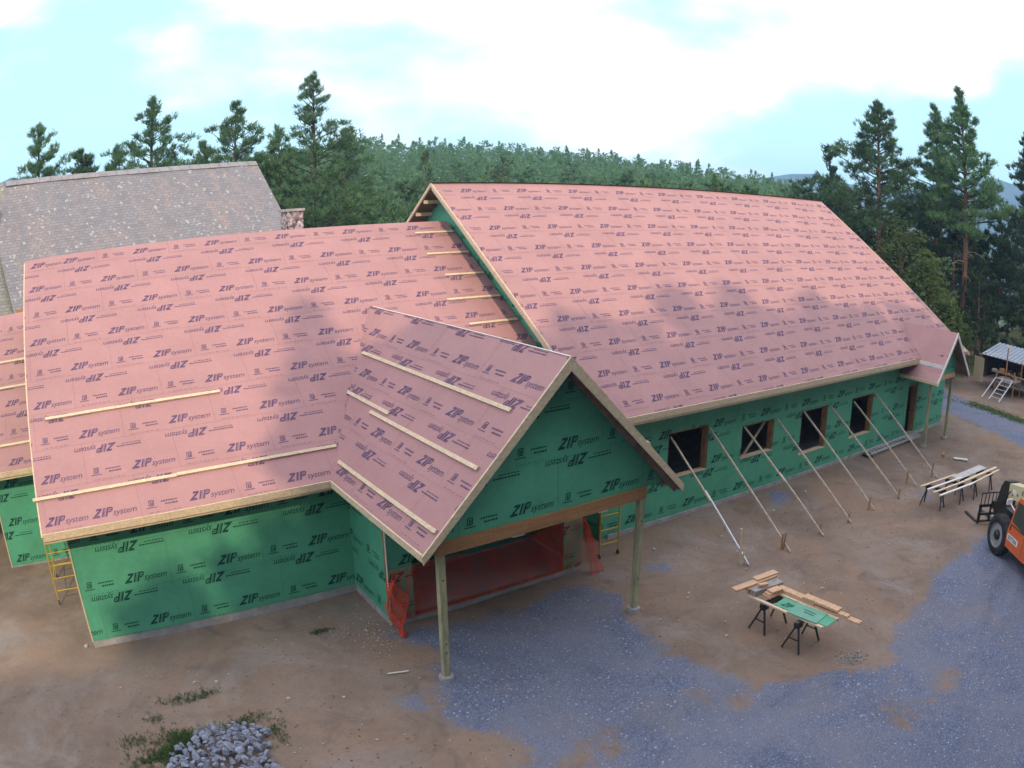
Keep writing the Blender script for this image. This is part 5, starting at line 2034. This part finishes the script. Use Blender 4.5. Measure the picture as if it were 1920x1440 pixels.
heroesR = [
    (60.8, 62, .157, 21, .40, 5.2, 'barkred', 'pine', 'wide tall pine with long low side branches, leftmost of the three on the right', .0),
    (65.3, 66, .160, 22, .36, 4.2, 'barkred', 'pine', 'tall pine in the middle of the three on the right', .1),
    (67.6, 60, .188, 23, .44, 4.6, 'barkred', 'spire', 'tallest spire-shaped pine on the right with a long bare trunk', .0),
]
for az, d, sl, sd, base, R, bk, pf, lab, gp in heroesR:
    x, y, H = hero(az, d, sl)
    ms = pine(sd, H, base, R * (1.25 if sd == 21 else 1.0), nb=110, tpb=32, nt_=15, tl=.36, tw=.065, trunk_r=.30, bark=bk, leaf='needles', prof=pf, dead=16, gap=gp, asym=-.1)
    put_tree(ms, 'pine_tree', x, y, lab, 'pine tree', gR)
x, y, H = hero(73.2, 66, .143)
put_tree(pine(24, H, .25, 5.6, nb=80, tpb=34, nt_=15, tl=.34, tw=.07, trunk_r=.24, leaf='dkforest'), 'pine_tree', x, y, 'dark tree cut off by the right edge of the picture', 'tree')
# yellow-green broadleaf trees beside the hall gable
for k, (az, d, H, R, lab) in enumerate([(62.6, 54, 9.6, 3.4, 'yellow-green birch showing above the right rake of the long pink roof'), (64.8, 52, 7.6, 2.8, 'lower yellow-green birch nearer the small far porch'), (66.4, 50, 5.0, 2.0, 'small bushy birch right behind the lower rake')]):
    x, y = polar(az, d)
    put_tree(broadleaf(60 + k, H, R, n=1500, tl=.20, tw=.11), 'birch_tree', x, y, lab, 'birch tree')
x, y = polar(32.5, 40)
put_tree(broadleaf(66, 11.2, 2.0, n=900, tl=.16, tw=.07), 'birch_tree', x, y, 'thin yellow-green birch behind the peak of the hall gable', 'birch tree')

# woods: shared templates
tmpl = [pine(100 + k, 11.5 + k * .5, .10, 3.6, nb=34, tpb=20, nt_=11, tl=.34, tw=.12, trunk_r=.16, leaf='forest', prof='pine' if k == 3 else 'round', dead=0) for k in range(6)]
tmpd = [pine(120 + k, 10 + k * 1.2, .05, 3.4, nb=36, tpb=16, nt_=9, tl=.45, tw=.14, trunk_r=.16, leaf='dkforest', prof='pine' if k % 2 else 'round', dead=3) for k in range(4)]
fr = random.Random(77)
spots = []
for ring in range(0, 60):
    d = 62 * (1.034 ** ring)
    if d > 262:
        break
    stp = 5.6 * (1 if d < 120 else 1.05) / d
    a = math.radians(-12)
    while a < math.radians(59):
        az = math.degrees(a) + fr.uniform(-.4, .4)
        dd_ = d + fr.uniform(-2.5, 2.5)
        spots.append((az, dd_))
        a += stp * fr.uniform(.8, 1.25)
spots.sort(key=lambda s: s[1])
n_ind = 0
far = []
for az, d in spots:
    if d < 72 and az < 22:
        continue
    x, y = polar(az, d)
    if n_ind < 220 and d < 150 and az > 12 and fr.random() < .8:
        s = fr.uniform(.8, 1.02)
        put_tree(tmpl[fr.randrange(6)], 'forest_pine', x, y, 'one of the crowded green pines of the wood behind the buildings', 'pine tree', 'crowded pines of the wood on the slope', s=s, rz=fr.uniform(0, 6.28), sz=s * fr.uniform(.85, 1.0))
        n_ind += 1
    else:
        far.append((x, y))
# the far part of the wood: one mass
tv = []
for k, (tm, cm) in enumerate(tmpl[:4]):
    v = np.empty(len(cm.vertices) * 3, np.float32); cm.vertices.foreach_get('co', v)
    v = v.reshape(-1, 3, 3)
    r = np.random.RandomState(k)
    sel = r.permutation(len(v))[:1900]
    w = v[sel]
    c = w.mean(1, keepdims=True)
    tv.append(((w - c) * 1.35 + c).reshape(-1, 3))
VV = []
for (x, y) in far:
    w = tv[fr.randrange(4)]
    a = fr.uniform(0, 6.28)
    s = fr.uniform(.85, 1.12)
    sz = fr.uniform(.80, .97)
    ca, sa = math.cos(a), math.sin(a)
    g = float(ground_h(x, y))
    VV.append(np.stack([x + s * (w[:, 0] * ca - w[:, 1] * sa), y + s * (w[:, 0] * sa + w[:, 1] * ca), g + sz * w[:, 2]], 1))
V = np.concatenate(VV)
tag(tri_mesh('forest', V, np.arange(len(V)).reshape(-1, 3), [MAT['forest']]), kind='stuff')

# dark trees on the right, behind the playhouse and hall
gD = 'dark trees at the wood edge on the right'
k = 0
for ring, d in enumerate([60, 66, 73, 82, 94, 110, 130]):
    a = 56.5 + (ring % 2) * 1.2
    while a < 92:
        az = a + fr.uniform(-.8, .8)
        dd_ = d + fr.uniform(-2, 2)
        x, y = polar(az, dd_)
        s = fr.uniform(.74, 1.0) * (1.0 if d < 70 else 1.22)
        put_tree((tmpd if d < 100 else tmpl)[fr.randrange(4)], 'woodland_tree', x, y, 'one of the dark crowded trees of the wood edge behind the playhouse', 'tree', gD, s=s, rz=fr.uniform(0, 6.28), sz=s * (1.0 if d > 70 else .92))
        a += 4.6 / d * 57.3 * fr.uniform(.85, 1.2)
        k += 1
# pines behind and beside the camera: they shade the yard and dapple the roofs
gS = 'tall pines behind the camera shading the yard'
shade = [pine(200, 33, .14, 5.0, nb=64, tpb=22, nt_=10, tl=.75, tw=.26, trunk_r=.3, leaf='needles', prof='pine', dead=6),
         pine(201, 28.5, .10, 5.6, nb=90, tpb=30, nt_=10, tl=.80, tw=.30, trunk_r=.3, leaf='needles', prof='round', dead=6),
         pine(202, 30, .12, 5.0, nb=80, tpb=28, nt_=10, tl=.80, tw=.28, trunk_r=.3, leaf='needles', prof='round', dead=6)]
for i, (x, y, k, s) in enumerate([(-16, -27, 1, .72), (-11.5, -28, 1, .72), (-7, -27.5, 1, .80), (-2.2, -26.5, 0, .97), (.6, -25.2, 1, .96), (3.0, -27.0, 1, 1.0), (6.6, -26, 1, .97), (10.5, -27.5, 2, 1.0), (14.5, -26.5, 1, 1.0), (18.5, -27.5, 2, .97), (22.5, -26.5, 1, .95), (26, -25.8, 1, .92), (29.5, -27, 2, .95), (33.5, -26.5, 1, .93), (38, -27, 1, .9), (43, -27, 1, .88),
                                  (-13, -34, 1, .9), (-6.5, -35, 0, .92), (-1.5, -33.5, 2, 1.04), (4.5, -34.5, 0, 1.06), (10, -33.5, 2, 1.0), (16.5, -34.5, 0, 1.02), (22, -33.5, 2, .97), (28, -34.5, 0, .98), (34, -33.5, 2, 1.0), (41, -34, 1, 1.0), (-15, -9, 1, .55), (-16, -17, 1, .6)]):  # last two: unseen, added at left to lower ambient on left-facing slopes
    put_tree(shade[k], 'pine_tree', x, y, 'tall pine standing behind the camera on the sunny side of the yard', 'pine tree', gS, s=s, rz=i * 1.3)

# ------------------------------------------------------------------ haze
hz = MB()
hz.box((-1600, -1560, -64), (1790, 1790, 125))
hm = D.materials.new('haze_air')
hm.use_nodes = True
hn = hm.node_tree
hn.nodes.remove(hn.nodes['Principled BSDF'])
pv = N(hn, 'ShaderNodeVolumePrincipled')
pv.inputs['Color'].default_value = (0.40, 0.67, 1.0, 1)
pv.inputs['Density'].default_value = 0.0005
pv.inputs['Anisotropy'].default_value = 0.2
hn.links.new(pv.outputs[0], hn.nodes['Material Output'].inputs['Volume'])
tag(hz.build('haze', hm), kind='stuff')
SC.cycles.volume_bounces = 1
